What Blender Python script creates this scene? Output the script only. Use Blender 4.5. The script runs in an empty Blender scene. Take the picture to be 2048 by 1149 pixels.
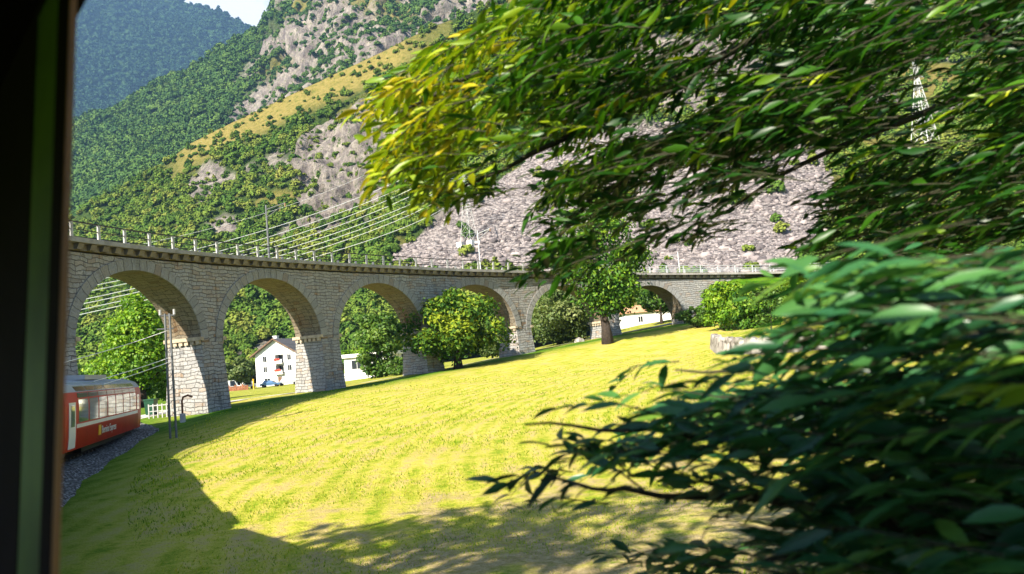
import bpy, math, random
import numpy as np
from mathutils import Vector, Matrix, noise as mnoise
from math import sin, cos, tan, atan2, radians, degrees, pi, sqrt, hypot

random.seed(7); rng = np.random.default_rng(7)
sc = bpy.context.scene
COL = sc.collection

# ------------------------------------------------------------------ camera
EYE = 3.5
FPX, PITCH, ROLL = 1600.0, radians(4.85), radians(5.0)
cd = bpy.data.cameras.new('camera'); cam = bpy.data.objects.new('camera', cd); COL.objects.link(cam)
cd.sensor_width = 36; cd.lens = FPX / 2048 * 36
cd.clip_start = 0.05; cd.clip_end = 12000
CM = Matrix.Rotation(pi/2 + PITCH, 3, 'X') @ Matrix.Rotation(-ROLL, 3, 'Z')
cam.matrix_world = Matrix.Translation((0, 0, EYE)) @ CM.to_4x4()
cd.dof.use_dof = True; cd.dof.focus_distance = 70; cd.dof.aperture_fstop = 2.0
sc.camera = cam
# ------------------------------------------------------------------ sky, sun, exposure
SUN_AZ, SUN_EL = radians(215), radians(35.2)          # clockwise from +Y
w = bpy.data.worlds.new('World'); sc.world = w; w.use_nodes = True
nt = w.node_tree; nt.nodes.clear()
wo = nt.nodes.new('ShaderNodeOutputWorld'); bg = nt.nodes.new('ShaderNodeBackground')
sk = nt.nodes.new('ShaderNodeTexSky'); sk.sky_type = 'NISHITA'; sk.sun_disc = False
sk.sun_elevation = SUN_EL; sk.sun_rotation = SUN_AZ; sk.altitude = 500; sk.air_density = 1.0; sk.dust_density = 1.5
bg.inputs['Strength'].default_value = 0.05
tc = nt.nodes.new('ShaderNodeTexCoord'); cn = nt.nodes.new('ShaderNodeTexNoise'); cr = nt.nodes.new('ShaderNodeValToRGB'); cx = nt.nodes.new('ShaderNodeMix'); cx.data_type = 'RGBA'
cn.inputs['Scale'].default_value = 5.5; cn.inputs['Detail'].default_value = 7; cn.inputs['Roughness'].default_value = .55
cr.color_ramp.elements[0].position = .46; cr.color_ramp.elements[1].position = .60
nt.links.new(tc.outputs['Generated'], cn.inputs['Vector']); 
dp = nt.nodes.new('ShaderNodeVectorMath'); dp.operation = 'DOT_PRODUCT'; nt.links.new(tc.outputs['Generated'], dp.inputs[0])
d0 = (CM @ Vector((455-1024, -(20-574.5), -FPX))).normalized(); dp.inputs[1].default_value = d0      # one bright cloud bank over the saddle
mr = nt.nodes.new('ShaderNodeMapRange'); nt.links.new(dp.outputs['Value'], mr.inputs[0]); mr.inputs[1].default_value = .93; mr.inputs[2].default_value = .995; mr.inputs[3].default_value = -.22; mr.inputs[4].default_value = .2
am_ = nt.nodes.new('ShaderNodeMath'); nt.links.new(cn.outputs['Fac'], am_.inputs[0]); nt.links.new(mr.outputs[0], am_.inputs[1])
nt.links.new(am_.outputs[0], cr.inputs[0]); nt.links.new(cr.outputs[0], cx.inputs[0])
nt.links.new(sk.outputs[0], cx.inputs[6]); cx.inputs[7].default_value = (8., 8.1, 8.3, 1)
nt.links.new(cx.outputs[2], bg.inputs['Color']); nt.links.new(bg.outputs[0], wo.inputs['Surface'])
sl = bpy.data.lights.new('sun', 'SUN'); sl.energy = 5.0; sl.angle = radians(0.53); sl.color = (1.0, 0.92, 0.78)
so = bpy.data.objects.new('sun', sl); COL.objects.link(so)
sdir = Vector((sin(SUN_AZ)*cos(SUN_EL), cos(SUN_AZ)*cos(SUN_EL), sin(SUN_EL)))
so.rotation_euler = sdir.to_track_quat('Z', 'Y').to_euler(); so.location = (-40, -60, 60)
sc.view_settings.view_transform = 'Standard'; sc.view_settings.look = 'None'
sc.view_settings.gamma = 1.0; sc.view_settings.exposure = 1.88
sc.render.engine = 'CYCLES'
sc.cycles.max_bounces = 6; sc.cycles.diffuse_bounces = 1; sc.cycles.transparent_max_bounces = 16
sc.cycles.use_denoising = True

# ------------------------------------------------------------------ helpers
def ray(px, py):
    d = CM @ Vector((px - 1024, -(py - 574.5), -FPX)); return d / d.y
def at(px, py, Y):
    d = ray(px, py) * Y; return Vector((d.x, d.y, d.z + EYE))
CMT = CM.transposed()
def proj(p):
    q = CMT @ Vector((p[0], p[1], p[2] - EYE))
    return 1024 + FPX*q.x/-q.z, 574.5 - FPX*q.y/-q.z
def inpoly(x, y, P):
    c = False; j = len(P) - 1
    for i in range(len(P)):
        xi, yi = P[i]; xj, yj = P[j]
        if (yi > y) != (yj > y) and x < (xj-xi)*(y-yi)/(yj-yi) + xi: c = not c
        j = i
    return c
def sstep(a, b, x):
    t = min(1, max(0, (x-a)/(b-a))); return t*t*(3-2*t)
def tag(o, label=None, cat=None, group=None, kind=None):
    if label: o['label'] = label
    if cat: o['category'] = cat
    if group: o['group'] = group
    if kind: o['kind'] = kind
    return o
def empty(name, loc=(0, 0, 0), rz=0.0, **k):
    o = bpy.data.objects.new(name, None); COL.objects.link(o)
    o.location = loc; o.rotation_euler = (0, 0, rz); o.empty_display_size = 0.2
    return tag(o, **k)
class MB:
    def __init__(s): s.v = []; s.f = []; s.uv = []; s.m = []
    def face(s, pts, uv=None, m=0):
        i = len(s.v); s.v += [tuple(p) for p in pts]; s.f.append(tuple(range(i, i+len(pts))))
        s.uv += list(uv) if uv else [(p[0]+p[1], p[2]) for p in pts]; s.m.append(m)
    def hexa(s, b, t, m=0):            # b, t: 4 points each, counterclockwise from above
        b = [Vector(p) for p in b]; t = [Vector(p) for p in t]
        s.face(list(reversed(b)), None, m); s.face(t, None, m)
        for i in range(4):
            j = (i+1) % 4; L = (b[j]-b[i]).length
            s.face([b[i], b[j], t[j], t[i]], [(0, b[i].z), (L, b[j].z), (L, t[j].z), (0, t[i].z)], m)
    def box(s, x0, x1, y0, y1, z0, z1, m=0, M=None):
        b = [Vector(p) for p in ((x0, y0, z0), (x1, y0, z0), (x1, y1, z0), (x0, y1, z0))]
        t = [Vector((p.x, p.y, z1)) for p in b]
        if M is not None: b = [M @ p for p in b]; t = [M @ p for p in t]
        s.hexa(b, t, m); return s
    def bar(s, a, b, r, n=6, r2=None, m=0, cap=True):
        a = Vector(a); b = Vector(b); r2 = r if r2 is None else r2
        d = (b-a).normalized(); u = d.orthogonal().normalized(); v = d.cross(u)
        A = [a + (u*cos(2*pi*i/n) + v*sin(2*pi*i/n))*r for i in range(n)]
        B = [b + (u*cos(2*pi*i/n) + v*sin(2*pi*i/n))*r2 for i in range(n)]
        for i in range(n): j = (i+1) % n; s.face([A[i], A[j], B[j], B[i]], None, m)
        if cap: s.face(list(reversed(A)), None, m); s.face(B, None, m)
        return s
    def tube(s, P, R, n=6, m=0):
        P = [Vector(p) for p in P]; rings = []
        if not hasattr(R, '__len__'): R = [R]*len(P)
        u = None
        for i, p in enumerate(P):
            d = (P[min(i+1, len(P)-1)] - P[max(i-1, 0)]).normalized()
            u = d.orthogonal().normalized() if u is None else (u - d*u.dot(d)).normalized()
            v = d.cross(u)
            rings.append([p + (u*cos(2*pi*k/n) + v*sin(2*pi*k/n))*R[i] for k in range(n)])
        base = len(s.v)
        for rg in rings: s.v += [tuple(q) for q in rg]
        for i in range(len(P)-1):
            for k in range(n):
                j = (k+1) % n
                f = (base+i*n+k, base+i*n+j, base+(i+1)*n+j, base+(i+1)*n+k)
                s.f.append(f); s.uv += [(k/n, i), ((k+1)/n, i), ((k+1)/n, i+1), (k/n, i+1)]; s.m.append(m)
        s.f.append(tuple(reversed(range(base, base+n)))); s.uv += [(0, 0)]*n; s.m.append(m)
        e = base+(len(P)-1)*n
        s.f.append(tuple(range(e, e+n))); s.uv += [(0, 0)]*n; s.m.append(m)
        return s
    def build(s, name, mat, parent=None, smooth=False, loc=None):
        me = bpy.data.meshes.new(name); me.from_pydata(s.v, [], s.f)
        ul = me.uv_layers.new(name='uv'); ul.data.foreach_set('uv', np.array(s.uv, dtype=np.float32).ravel())
        for mm in (mat if isinstance(mat, (list, tuple)) else [mat]): me.materials.append(mm)
        me.polygons.foreach_set('material_index', s.m)
        if smooth: me.polygons.foreach_set('use_smooth', [True]*len(s.f))
        me.update()
        o = bpy.data.objects.new(name, me); COL.objects.link(o)
        if parent: o.parent = parent
        if loc is not None: o.location = loc
        return o
def grid_mesh(name, P, mat, attrs=None, smooth=True, uv=None, parent=None):     # P: (nu, nv, 3)
    nu, nv = P.shape[:2]
    idx = np.arange(nu*nv).reshape(nu, nv)
    f = np.stack([idx[:-1, :-1], idx[1:, :-1], idx[1:, 1:], idx[:-1, 1:]], -1).reshape(-1, 4)
    return np_mesh(name, P.reshape(-1, 3), f, mat, attrs, smooth, parent)
def np_mesh(name, v, f, mat, attrs=None, smooth=False, parent=None):
    me = bpy.data.meshes.new(name); k = f.shape[1]
    me.vertices.add(len(v)); me.vertices.foreach_set('co', np.asarray(v, dtype=np.float32).ravel())
    me.loops.add(f.size); me.loops.foreach_set('vertex_index', f.astype(np.int32).ravel())
    me.polygons.add(len(f)); me.polygons.foreach_set('loop_start', np.arange(0, f.size, k, dtype=np.int32))
    me.polygons.foreach_set('loop_total', np.full(len(f), k, dtype=np.int32))
    if smooth: me.polygons.foreach_set('use_smooth', np.ones(len(f), dtype=bool))
    me.materials.append(mat)
    for n, a in (attrs or {}).items():
        at_ = me.attributes.new(n, 'FLOAT', 'POINT'); at_.data.foreach_set('value', np.asarray(a, dtype=np.float32).ravel())
    me.update(calc_edges=True); me.validate()
    o = bpy.data.objects.new(name, me); COL.objects.link(o)
    if parent: o.parent = parent
    return o

# ------------------------------------------------------------------ materials
class NT:
    def __init__(s, name):
        s.m = bpy.data.materials.new(name); s.m.use_nodes = True; s.t = s.m.node_tree
        s.t.nodes.clear(); s.out = s.n('ShaderNodeOutputMaterial')
    def n(s, typ, **k):
        nd = s.t.nodes.new(typ)
        for a, b in k.items(): setattr(nd, a, b)
        return nd
    def l(s, a, b): s.t.links.new(a, b)
    def val(s, sock, x):
        if hasattr(x, 'links') or hasattr(x, 'is_output'): s.l(x, sock)
        else: sock.default_value = x
    def noise(s, vec, scale, detail=4, rough=.6, dist=0):
        n = s.n('ShaderNodeTexNoise'); s.l(vec, n.inputs['Vector'])
        n.inputs['Scale'].default_value = scale; n.inputs['Detail'].default_value = detail
        n.inputs['Roughness'].default_value = rough; n.inputs['Distortion'].default_value = dist
        return n.outputs['Fac']
    def ramp(s, fac, stops):
        r = s.n('ShaderNodeValToRGB'); s.l(fac, r.inputs[0]); e = r.color_ramp.elements
        while len(e) < len(stops): e.new(0.5)
        for i, (p, c) in enumerate(stops):
            e[i].position = p; e[i].color = (*c, 1) if len(c) == 3 else c
        return r.outputs['Color']
    def step(s, fac, a, b):
        return s.ramp(fac, [(a, (0, 0, 0)), (b, (1, 1, 1))])
    def mix(s, f, a, b, mode='MIX'):
        m = s.n('ShaderNodeMix', data_type='RGBA', blend_type=mode)
        s.val(m.inputs[0], f)
        for k, c in ((6, a), (7, b)):
            if isinstance(c, tuple): m.inputs[k].default_value = (*c, 1)
            else: s.l(c, m.inputs[k])
        return m.outputs[2]
    def math(s, op, a, b=0.0):
        m = s.n('ShaderNodeMath', operation=op); s.val(m.inputs[0], a); s.val(m.inputs[1], b); return m.outputs[0]
    def pos(s): return s.n('ShaderNodeNewGeometry').outputs['Position']
    def objc(s): return s.n('ShaderNodeTexCoord').outputs['Object']
    def uv(s): return s.n('ShaderNodeTexCoord').outputs['UV']
    def attr(s, a): return s.n('ShaderNodeAttribute', attribute_name=a).outputs['Fac']
    def mapping(s, vec, scale=(1, 1, 1), rot=(0, 0, 0)):
        m = s.n('ShaderNodeMapping'); s.l(vec, m.inputs[0]); m.inputs['Scale'].default_value = scale
        m.inputs['Rotation'].default_value = rot; return m.outputs[0]
    def bump(s, h, strength, dist):
        b = s.n('ShaderNodeBump'); s.l(h, b.inputs['Height']); b.inputs['Strength'].default_value = strength
        b.inputs['Distance'].default_value = dist; return b.outputs[0]
    def pr(s, color, rough=.8, normal=None, metal=0., spec=.3):
        p = s.n('ShaderNodeBsdfPrincipled')
        if isinstance(color, tuple): p.inputs['Base Color'].default_value = (*color, 1)
        else: s.l(color, p.inputs['Base Color'])
        s.val(p.inputs['Roughness'], rough); p.inputs['Metallic'].default_value = metal
        p.inputs['Specular IOR Level'].default_value = spec
        if normal is not None: s.l(normal, p.inputs['Normal'])
        return p.outputs[0]
    def done(s, sh): s.l(sh, s.out.inputs['Surface']); return s.m

def plain(name, c, rough=.6, var=.25, scale=3., metal=0., spec=.4, bump=0.):
    t = NT(name); f = t.noise(t.objc(), scale, 5)
    lo = tuple(x*(1-var) for x in c); hi = tuple(min(1, x*(1+var)) for x in c)
    col = t.ramp(f, [(.3, lo), (.7, hi)])
    return t.done(t.pr(col, rough, t.bump(f, .5, bump) if bump else None, metal, spec))

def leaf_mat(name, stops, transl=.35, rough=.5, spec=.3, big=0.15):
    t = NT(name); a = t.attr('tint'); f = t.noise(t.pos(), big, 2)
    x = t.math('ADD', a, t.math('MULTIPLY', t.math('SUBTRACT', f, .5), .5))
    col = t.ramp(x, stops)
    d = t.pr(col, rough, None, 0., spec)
    tr = t.n('ShaderNodeBsdfTranslucent')
    bright = t.mix(1.0, col, (1.25, 1.3, .5), 'MULTIPLY'); t.l(bright, tr.inputs[0])
    mx = t.n('ShaderNodeMixShader'); mx.inputs[0].default_value = transl
    t.l(d, mx.inputs[1]); t.l(tr.outputs[0], mx.inputs[2])
    return t.done(mx.outputs[0])

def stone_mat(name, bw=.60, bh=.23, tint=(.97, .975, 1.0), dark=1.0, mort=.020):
    t = NT(name); uv = t.uv()
    dn = t.n('ShaderNodeTexNoise'); t.l(uv, dn.inputs['Vector']); dn.inputs['Scale'].default_value = 1.3; dn.inputs['Detail'].default_value = 3
    off = t.n('ShaderNodeVectorMath', operation='SCALE')
    sb = t.n('ShaderNodeVectorMath', operation='SUBTRACT'); t.l(dn.outputs['Color'], sb.inputs[0]); sb.inputs[1].default_value = (.5, .5, .5)
    t.l(sb.outputs[0], off.inputs[0]); off.inputs['Scale'].default_value = .42
    ad = t.n('ShaderNodeVectorMath', operation='ADD'); t.l(uv, ad.inputs[0]); t.l(off.outputs[0], ad.inputs[1])
    b = t.n('ShaderNodeTexBrick'); t.l(ad.outputs[0], b.inputs['Vector'])
    b.offset = .5; b.squash = 1.35; b.squash_frequency = 3
    b.inputs['Scale'].default_value = 1; b.inputs['Brick Width'].default_value = bw; b.inputs['Row Height'].default_value = bh
    b.inputs['Mortar Size'].default_value = mort; b.inputs['Mortar Smooth'].default_value = .6; b.inputs['Bias'].default_value = 0
    b.inputs['Color1'].default_value = (0, 0, 0, 1); b.inputs['Color2'].default_value = (1, 1, 1, 1); b.inputs['Mortar'].default_value = (.5, .5, .5, 1)
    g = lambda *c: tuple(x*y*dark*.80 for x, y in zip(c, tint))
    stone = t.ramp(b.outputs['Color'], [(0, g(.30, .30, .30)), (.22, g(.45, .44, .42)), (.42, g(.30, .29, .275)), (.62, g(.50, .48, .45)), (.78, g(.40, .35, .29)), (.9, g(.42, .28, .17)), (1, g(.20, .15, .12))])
    n1 = t.noise(uv, 7, 6, .7); stone = t.mix(.75, stone, t.ramp(n1, [(.34, (.30, .28, .27)), (.52, (.85, .84, .82)), (.68, (1.15, 1.13, 1.1))]), 'MULTIPLY')
    n2 = t.noise(uv, .35, 4); stone = t.mix(t.step(n2, .52, .72), stone, t.mix(.35, stone, g(.30, .24, .17)))
    st = t.noise(t.mapping(uv, (1.4, .11, 1)), 1.0, 5, .65)
    stone = t.mix(t.math('MULTIPLY', t.step(st, .50, .66), .55), stone, g(.17, .15, .13))        # rain streaks
    stone = t.mix(t.math('MULTIPLY', t.step(st, .42, .34), .35), stone, g(.62, .60, .56))        # lime bloom
    col = t.mix(b.outputs['Fac'], stone, g(.17, .155, .14))
    h = t.math('ADD', t.math('MULTIPLY', n1, .6), t.math('MULTIPLY', t.math('SUBTRACT', 1., b.outputs['Fac']), .8))
    return t.done(t.pr(col, .9, t.bump(h, 1.0, .12), 0, .2))

M = {}
M['stone'] = stone_mat('ashlar_stone')
M['pier'] = stone_mat('pier_stone', .60, .23)
M['ring'] = stone_mat('voussoir_stone', .42, 3.0, (.95, .97, 1.0), .85, .02)
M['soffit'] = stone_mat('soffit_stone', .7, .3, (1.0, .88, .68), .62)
M['coping'] = plain('coping_stone', (.30, .28, .26), .85, .3, 1.5, bump=.03)
M['corbel'] = plain('corbel_stone', (.19, .165, .14), .9, .35, 1.2, bump=.03)
M['impost'] = plain('impost_stone', (.42, .34, .24), .9, .3, 3)
M['galv'] = plain('galvanised_steel', (.55, .56, .56), .45, .15, 4, .3)
M['postc'] = plain('concrete_post', (.42, .41, .39), .8, .2, 4)
M['pole_grey'] = plain('weathered_grey_steel', (.13, .135, .14), .6, .2, 4, .2)
M['dark_steel'] = plain('dark_steel', (.05, .045, .04), .5, .2, 4, .5)
M['wire'] = plain('aluminium_wire', (.92, .90, .85), .5, .03, 1, .0, .4)
M['lattice'] = plain('lattice_steel', (.66, .66, .62), .45, .1, .5, .2)
M['concrete'] = plain('pale_concrete', (.75, .72, .66), .85, .12, .5)
M['plaster'] = plain('white_plaster', (.80, .78, .74), .85, .05, .4)
M['slate'] = plain('roof_slate', (.10, .095, .10), .7, .25, 2)
M['wood'] = plain('brown_timber', (.16, .09, .05), .7, .3, 3)
M['terracotta'] = plain('terracotta_tile', (.48, .26, .14), .85, .25, 3)
M['window_glass'] = plain('window_glass', (.02, .024, .028), .12, .2, 1, 0, .45)
M['geranium'] = plain('red_geranium', (.45, .05, .03), .8, .5, 6)
M['bark'] = plain('bark', (.042, .031, .024), .95, .5, 6, bump=.05)
M['bark_pale'] = plain('pale_bark', (.030, .028, .013), .9, .45, 8, bump=.01)
M['rubber'] = plain('black_rubber', (.012, .012, .012), .7, .2, 4)
M['interior'] = plain('dark_interior', (.012, .007, .007), .8, .3, 6, spec=.1)
M['brown_trim'] = plain('brown_trim', (.22, .115, .045), .5, .2, 3)
M['green_reflection'] = plain('olive_reflection', (.09, .16, .025), .55, .55, 2.2)  # reflected greenery put into the strip's base colour
M['train_red'] = plain('red_coach_paint', (.46, .012, .008), .4, .1, 1, 0, .2)
M['train_brown'] = plain('red_brown_coach_paint', (.32, .010, .006), .5, .25, .6, 0, .12)
M['train_white'] = plain('white_coach_paint', (.78, .76, .72), .4, .06, 1)
M['train_roof'] = plain('silver_roof_paint', (.36, .38, .41), .5, .12, 1.2, .0)
M['lamp_red'] = plain('red_lens', (.75, .02, .01), .2, .05, 1)
M['yellow'] = plain('yellow_paint', (.75, .42, .03), .5, .1, 2)
M['tie'] = plain('sleeper_timber', (.07, .055, .045), .9, .3, 4)
M['rail'] = plain('rail_steel', (.18, .12, .09), .4, .3, 5, .8)
M['car_blue'] = plain('blue_car_paint', (.08, .17, .32), .2, .05, 1, .2, .6)
M['car_white'] = plain('white_car_paint', (.80, .80, .80), .2, .03, 1, 0, .6)
M['car_silver'] = plain('silver_car_paint', (.55, .57, .58), .25, .03, 1, .4, .6)
M['rust'] = plain('rusty_boards', (.24, .09, .04), .85, .35, 1.5)
M['bin'] = plain('green_bin_plastic', (.01, .06, .03), .4, .2, 2)

def glass_panel():                       # coach glazing: a dark mirror of the meadow
    t = NT('coach_glazing'); f = t.noise(t.objc(), 2., 2)
    return t.done(t.pr(t.ramp(f, [(.3, (.62, .64, .62)), (.7, (.75, .77, .74))]), .06, None, .8, .8))
M['coach_glass'] = glass_panel()
def pane_mat():
    t = NT('clear_pane'); b = t.n('ShaderNodeBsdfTransparent'); b.inputs[0].default_value = (.97, .97, .97, 1)
    return t.done(b.outputs[0])
M['pane'] = pane_mat()

# ------------------------------------------------------------------ the lie of the land
CX, CY, RI, RO = 44.9, 26.3, 68.0, 70.6          # centre and radii of the curved viaduct
def ring(a, r, z=0.): return Vector((CX + r*sin(radians(a)), CY + r*cos(radians(a)), z))
CTRL = np.array([(-18.6, 50.7, 1.85), (-13.7, 60.8, 2.15), (-6.9, 70.3, 2.8), (1.2, 78.4, 3.7), (10.8, 85.2, 4.7), (18.8, 89.1, 5.3),
    (20, 60, 2.9), (-10, 26, .5), (-6.6, 17, .25), (0, 14, .15), (5, 8, .2), (15, 20, .7), (30, 30, 1.6), (-12.2, 22, .5), (-18, 42, 1.0),
    (-25, 44, 1.1), (-22, 60, 1.9), (-16, 70, 2.0), (-8, 80, 2.6), (2, 90, 3.8), (14, 98, 5.2), (24, 96, 6.0), (20, 106, 6.4), (-36, 75, 1.6), (-20, 95, 2.0), (0, 105, 3.8),
    (-50, 150, 1.3), (-10, 150, 2.2), (30, 150, 6.), (-60, 190, 1.2), (0, 200, 4), (80, 150, 8), (60, 60, 4.0), (60, 20, 2.5), (0, -30, .2), (-40, -30, .2), (40, -30, .5),
    (-60, 50, .8), (-100, 100, 1.), (-120, 200, 1.5), (120, 60, 6), (0, 0, .25), (-6, 5, .3), (0, 30, .7), (0, 45, 1.35), (0, 60, 2.15), (10, 70, 3.2), (10, 45, 1.7)])
def _U(d2): return np.where(d2 > 1e-9, d2*np.log(np.maximum(d2, 1e-9))*.5, 0.)
_n = len(CTRL); _K = _U(((CTRL[:, None, :2]-CTRL[None, :, :2])**2).sum(-1)) + np.eye(_n)*40.0
_P = np.c_[np.ones(_n), CTRL[:, :2]]
_A = np.block([[_K, _P], [_P.T, np.zeros((3, 3))]])
_W = np.linalg.solve(_A, np.r_[CTRL[:, 2], 0, 0, 0])
def gz_np(x, y):
    x = np.asarray(x, float); y = np.asarray(y, float)
    d = np.hypot(x, y-40); s = np.where(d > 170, 170/np.maximum(d, 1), 1.)      # clamp: flat extrapolation far out
    xx = x*s; yy = 40+(y-40)*s
    d2 = (xx[..., None]-CTRL[:, 0])**2 + (yy[..., None]-CTRL[:, 1])**2
    z = _U(d2) @ _W[:_n] + _W[_n] + _W[_n+1]*xx + _W[_n+2]*yy
    # grassy bank carrying the line beyond the last arch
    r = np.hypot(x-CX, y-CY); a = np.degrees(np.arctan2(x-CX, y-CY))
    off = np.maximum(np.maximum(RI+.2-r, r-RO+.2), 0)
    bank = np.where(a > -19.2, 10.1 - .022*np.maximum(a+11, 0)*1.5 - off*.62, -99) - np.maximum(-17.6-a, 0)*1.5
    return np.maximum(z, bank)
def gz(x, y): return float(gz_np(np.array([x]), np.array([y]))[0])
def top_z(a): return float(np.interp(a, [-102, -78.5, -70, -62, -53, -42.5, -31.5, -20, -11.6, 40], [10.75, 11.24, 11.48, 11.68, 11.78, 11.68, 11.36, 10.86, 10.42, 8.6]))

# meadow and valley floor: one sheet, fine near the eye, reaching past the hills
rr = np.concatenate([[0.01], np.geomspace(1.5, 140, 260), np.geomspace(150, 5200, 40)])
th = np.radians(np.concatenate([np.linspace(-50, 48, 260), np.linspace(49, 308, 90)]))
X = rr[None, :]*np.sin(th)[:, None]; Y = rr[None, :]*np.cos(th)[:, None]
Z = gz_np(X, Y) + (np.sin(X*1.1+Y*.7)*.02 + np.sin(X*.37-Y*.9)*.03)*(np.hypot(X, Y) < 140)
P = np.stack([X, Y, Z], -1); P = np.concatenate([P, P[:1]], 0)
rads = np.hypot(P[..., 0]-CX, P[..., 1]-CY)
green = np.exp(-((rads-67.)/3.0)**2) + np.where(rads > 72, .35, 0)
lat = P[..., 0] + 8 + .35*(P[..., 1]-20)          # train's shade put into the colour: darker, greener towards the track
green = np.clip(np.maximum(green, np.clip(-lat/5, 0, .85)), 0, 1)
def meadow_mat():
    t = NT('mown_meadow'); p = t.pos()
    sub = t.n('ShaderNodeVectorMath', operation='SUBTRACT'); t.l(p, sub.inputs[0]); sub.inputs[1].default_value = (CX, CY, 0)
    fl = t.n('ShaderNodeVectorMath', operation='MULTIPLY'); t.l(sub.outputs[0], fl.inputs[0]); fl.inputs[1].default_value = (1, 1, 0)
    ln = t.n('ShaderNodeVectorMath', operation='LENGTH'); t.l(fl.outputs[0], ln.inputs[0])
    wob = t.noise(p, .25, 3)
    s = t.math('SINE', t.math('MULTIPLY', t.math('ADD', ln.outputs['Value'], t.math('MULTIPLY', wob, .55)), 8.0))
    s = t.math('ADD', t.math('MULTIPLY', s, .045), .0)
    n1 = t.noise(p, .7, 6, .65); n2 = t.noise(p, 5., 5, .7); n3 = t.noise(p, 22, 3, .7)
    mixn = t.math('ADD', t.math('ADD', t.math('MULTIPLY', n1, .55), t.math('MULTIPLY', n2, .35)), t.math('ADD', t.math('MULTIPLY', n3, .32), s))
    dry = t.ramp(mixn, [(.45, (.16, .27, .01)), (.53, (.35, .37, .03)), (.61, (.51, .45, .07)), (.70, (.51, .39, .14))])
    lush_shade = t.ramp(mixn, [(.42, (.02, .08, .002)), (.62, (.05, .16, .003)), (.80, (.14, .25, .008))])  # deep green grass at the viaduct foot; painted train shade near the track
    # worn, drier patches close to the line
    dist = t.n('ShaderNodeVectorMath', operation='DISTANCE'); t.l(p, dist.inputs[0]); dist.inputs[1].default_value = (3, 9, 0)
    near = t.math('SUBTRACT', 1., t.math('DIVIDE', dist.outputs['Value'], 14.))
    tan_ = t.ramp(t.math('ADD', t.math('MULTIPLY', n2, .6), t.math('MULTIPLY', n3, .4)), [(.36, (.14, .18, .02)), (.46, (.34, .26, .11)), (.62, (.52, .41, .22))])
    dry = t.mix(t.step(t.math('ADD', t.math('MULTIPLY', near, .45), n1), .60, .80), dry, tan_)
    col = t.mix(t.attr('green'), dry, lush_shade)
    h = t.math('ADD', t.math('MULTIPLY', n3, .5), n2)
    return t.done(t.pr(col, .9, t.bump(h, .9, .10), 0, .1))
M['meadow'] = meadow_mat()
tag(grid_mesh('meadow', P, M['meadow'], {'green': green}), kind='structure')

# ribbon laid on the ground
def ribbon(name, pts, wl, wr, mat, lift=.03, prof=None):
    prof = prof or [(-wl, 0), (wr, 0)]
    rows = []
    for i, p in enumerate(pts):
        d = (Vector(pts[min(i+1, len(pts)-1)]) - Vector(pts[max(i-1, 0)])); d.z = 0; d.normalize()
        n = Vector((d.y, -d.x, 0)); row = []
        for o, dz in prof:
            q = Vector(p) + n*o; row.append((q.x, q.y, (q.z if prof[0][1] or len(prof) > 2 else gz(q.x, q.y) + lift) + dz))
        rows.append(row)
    return grid_mesh(name, np.array(rows), mat, smooth=False)
M['path'] = plain('pale_gravel_path', (.50, .46, .40), .95, .2, 1.5)
pp = [ring(a, 73.8) for a in np.linspace(-74, -20, 90)]
tag(ribbon('path', pp, 1.3, 1.3, M['path']), kind='structure')

# ------------------------------------------------------------------ railway line and ballast
PHI0 = radians(-41.0); RT = 92.0
TC = Vector((cos(PHI0)*RT, -sin(PHI0)*RT, 0))            # circle centre, to the right of travel
LAT0 = -0.92                                             # track centre lies left of the eye
S_END = 46.
def track(s, lat=0.0, dz=0.0):
    """point at arc length s, lat metres right of the track centre"""
    ss = min(s, S_END); th_ = PHI0 + ss/RT
    base = TC + Vector((-cos(th_), sin(th_), 0))*(RT - LAT0 - lat)
    if s > S_END:
        k = (s-S_END); h = th_ - min(k, 12)/2/40.
        base += Vector((sin(h), cos(h), 0))*k
    z = 1.20 - .004*s
    return Vector((base.x, base.y, z + dz))
def heading(s):
    th_ = PHI0 + min(s, S_END)/RT; return th_
def ballast_mat():
    t = NT('granite_ballast'); p = t.pos()
    v = t.n('ShaderNodeTexVoronoi'); t.l(p, v.inputs['Vector']); v.inputs['Scale'].default_value = 9.0
    col = t.ramp(v.outputs['Color'], [(0, (.16, .15, .145)), (.5, (.34, .33, .32)), (1, (.55, .53, .52))])
    col = t.mix(t.step(v.outputs['Distance'], .25, .6), col, (.08, .075, .07))
    return t.done(t.pr(col, .9, t.bump(t.math('SUBTRACT', 1., v.outputs['Distance']), 1., .12), 0, .2))
M['ballast'] = ballast_mat()
rows = []
svals = np.arange(-20, 54, .25)
for s in svals:
    row = []; fade = sstep(53.8, 47, s)
    for o, dz in [(-3.0, -.75), (-1.75, -.22), (-1.2, -.17), (0, -.17), (1.2, -.17), (1.7, -.22), (2.0, -.42), (2.3, -.62), (2.6, -.85)]:
        o = o*(.35 + .65*fade) if o > 0 else o
        p = track(s, o + random.uniform(-.05, .05), dz)
        g = gz(p.x, p.y)
        p.z = max(p.z + random.uniform(-.03, .03), g + (.09 if o < 1.95 else .06)) if o < 2.5 else g - .15
        row.append(tuple(p))
    rows.append(row)
tag(grid_mesh('track_bed', np.array(rows), M['ballast'], smooth=False), kind='structure')
trk = empty('railway_track', track(10), 0, label='metre gauge railway track curving on grey ballast beneath the red train', cat='railway track')
tinv = Matrix.Translation(-Vector(track(10)))
for lat in (-.5, .5):
    b = MB(); pts = [track(s, lat) for s in np.arange(-20, 53, 1.)]
    b.tube([tinv @ p for p in pts], .055, 4); b.build('rail', M['rail'], trk)
b = MB()
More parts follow.
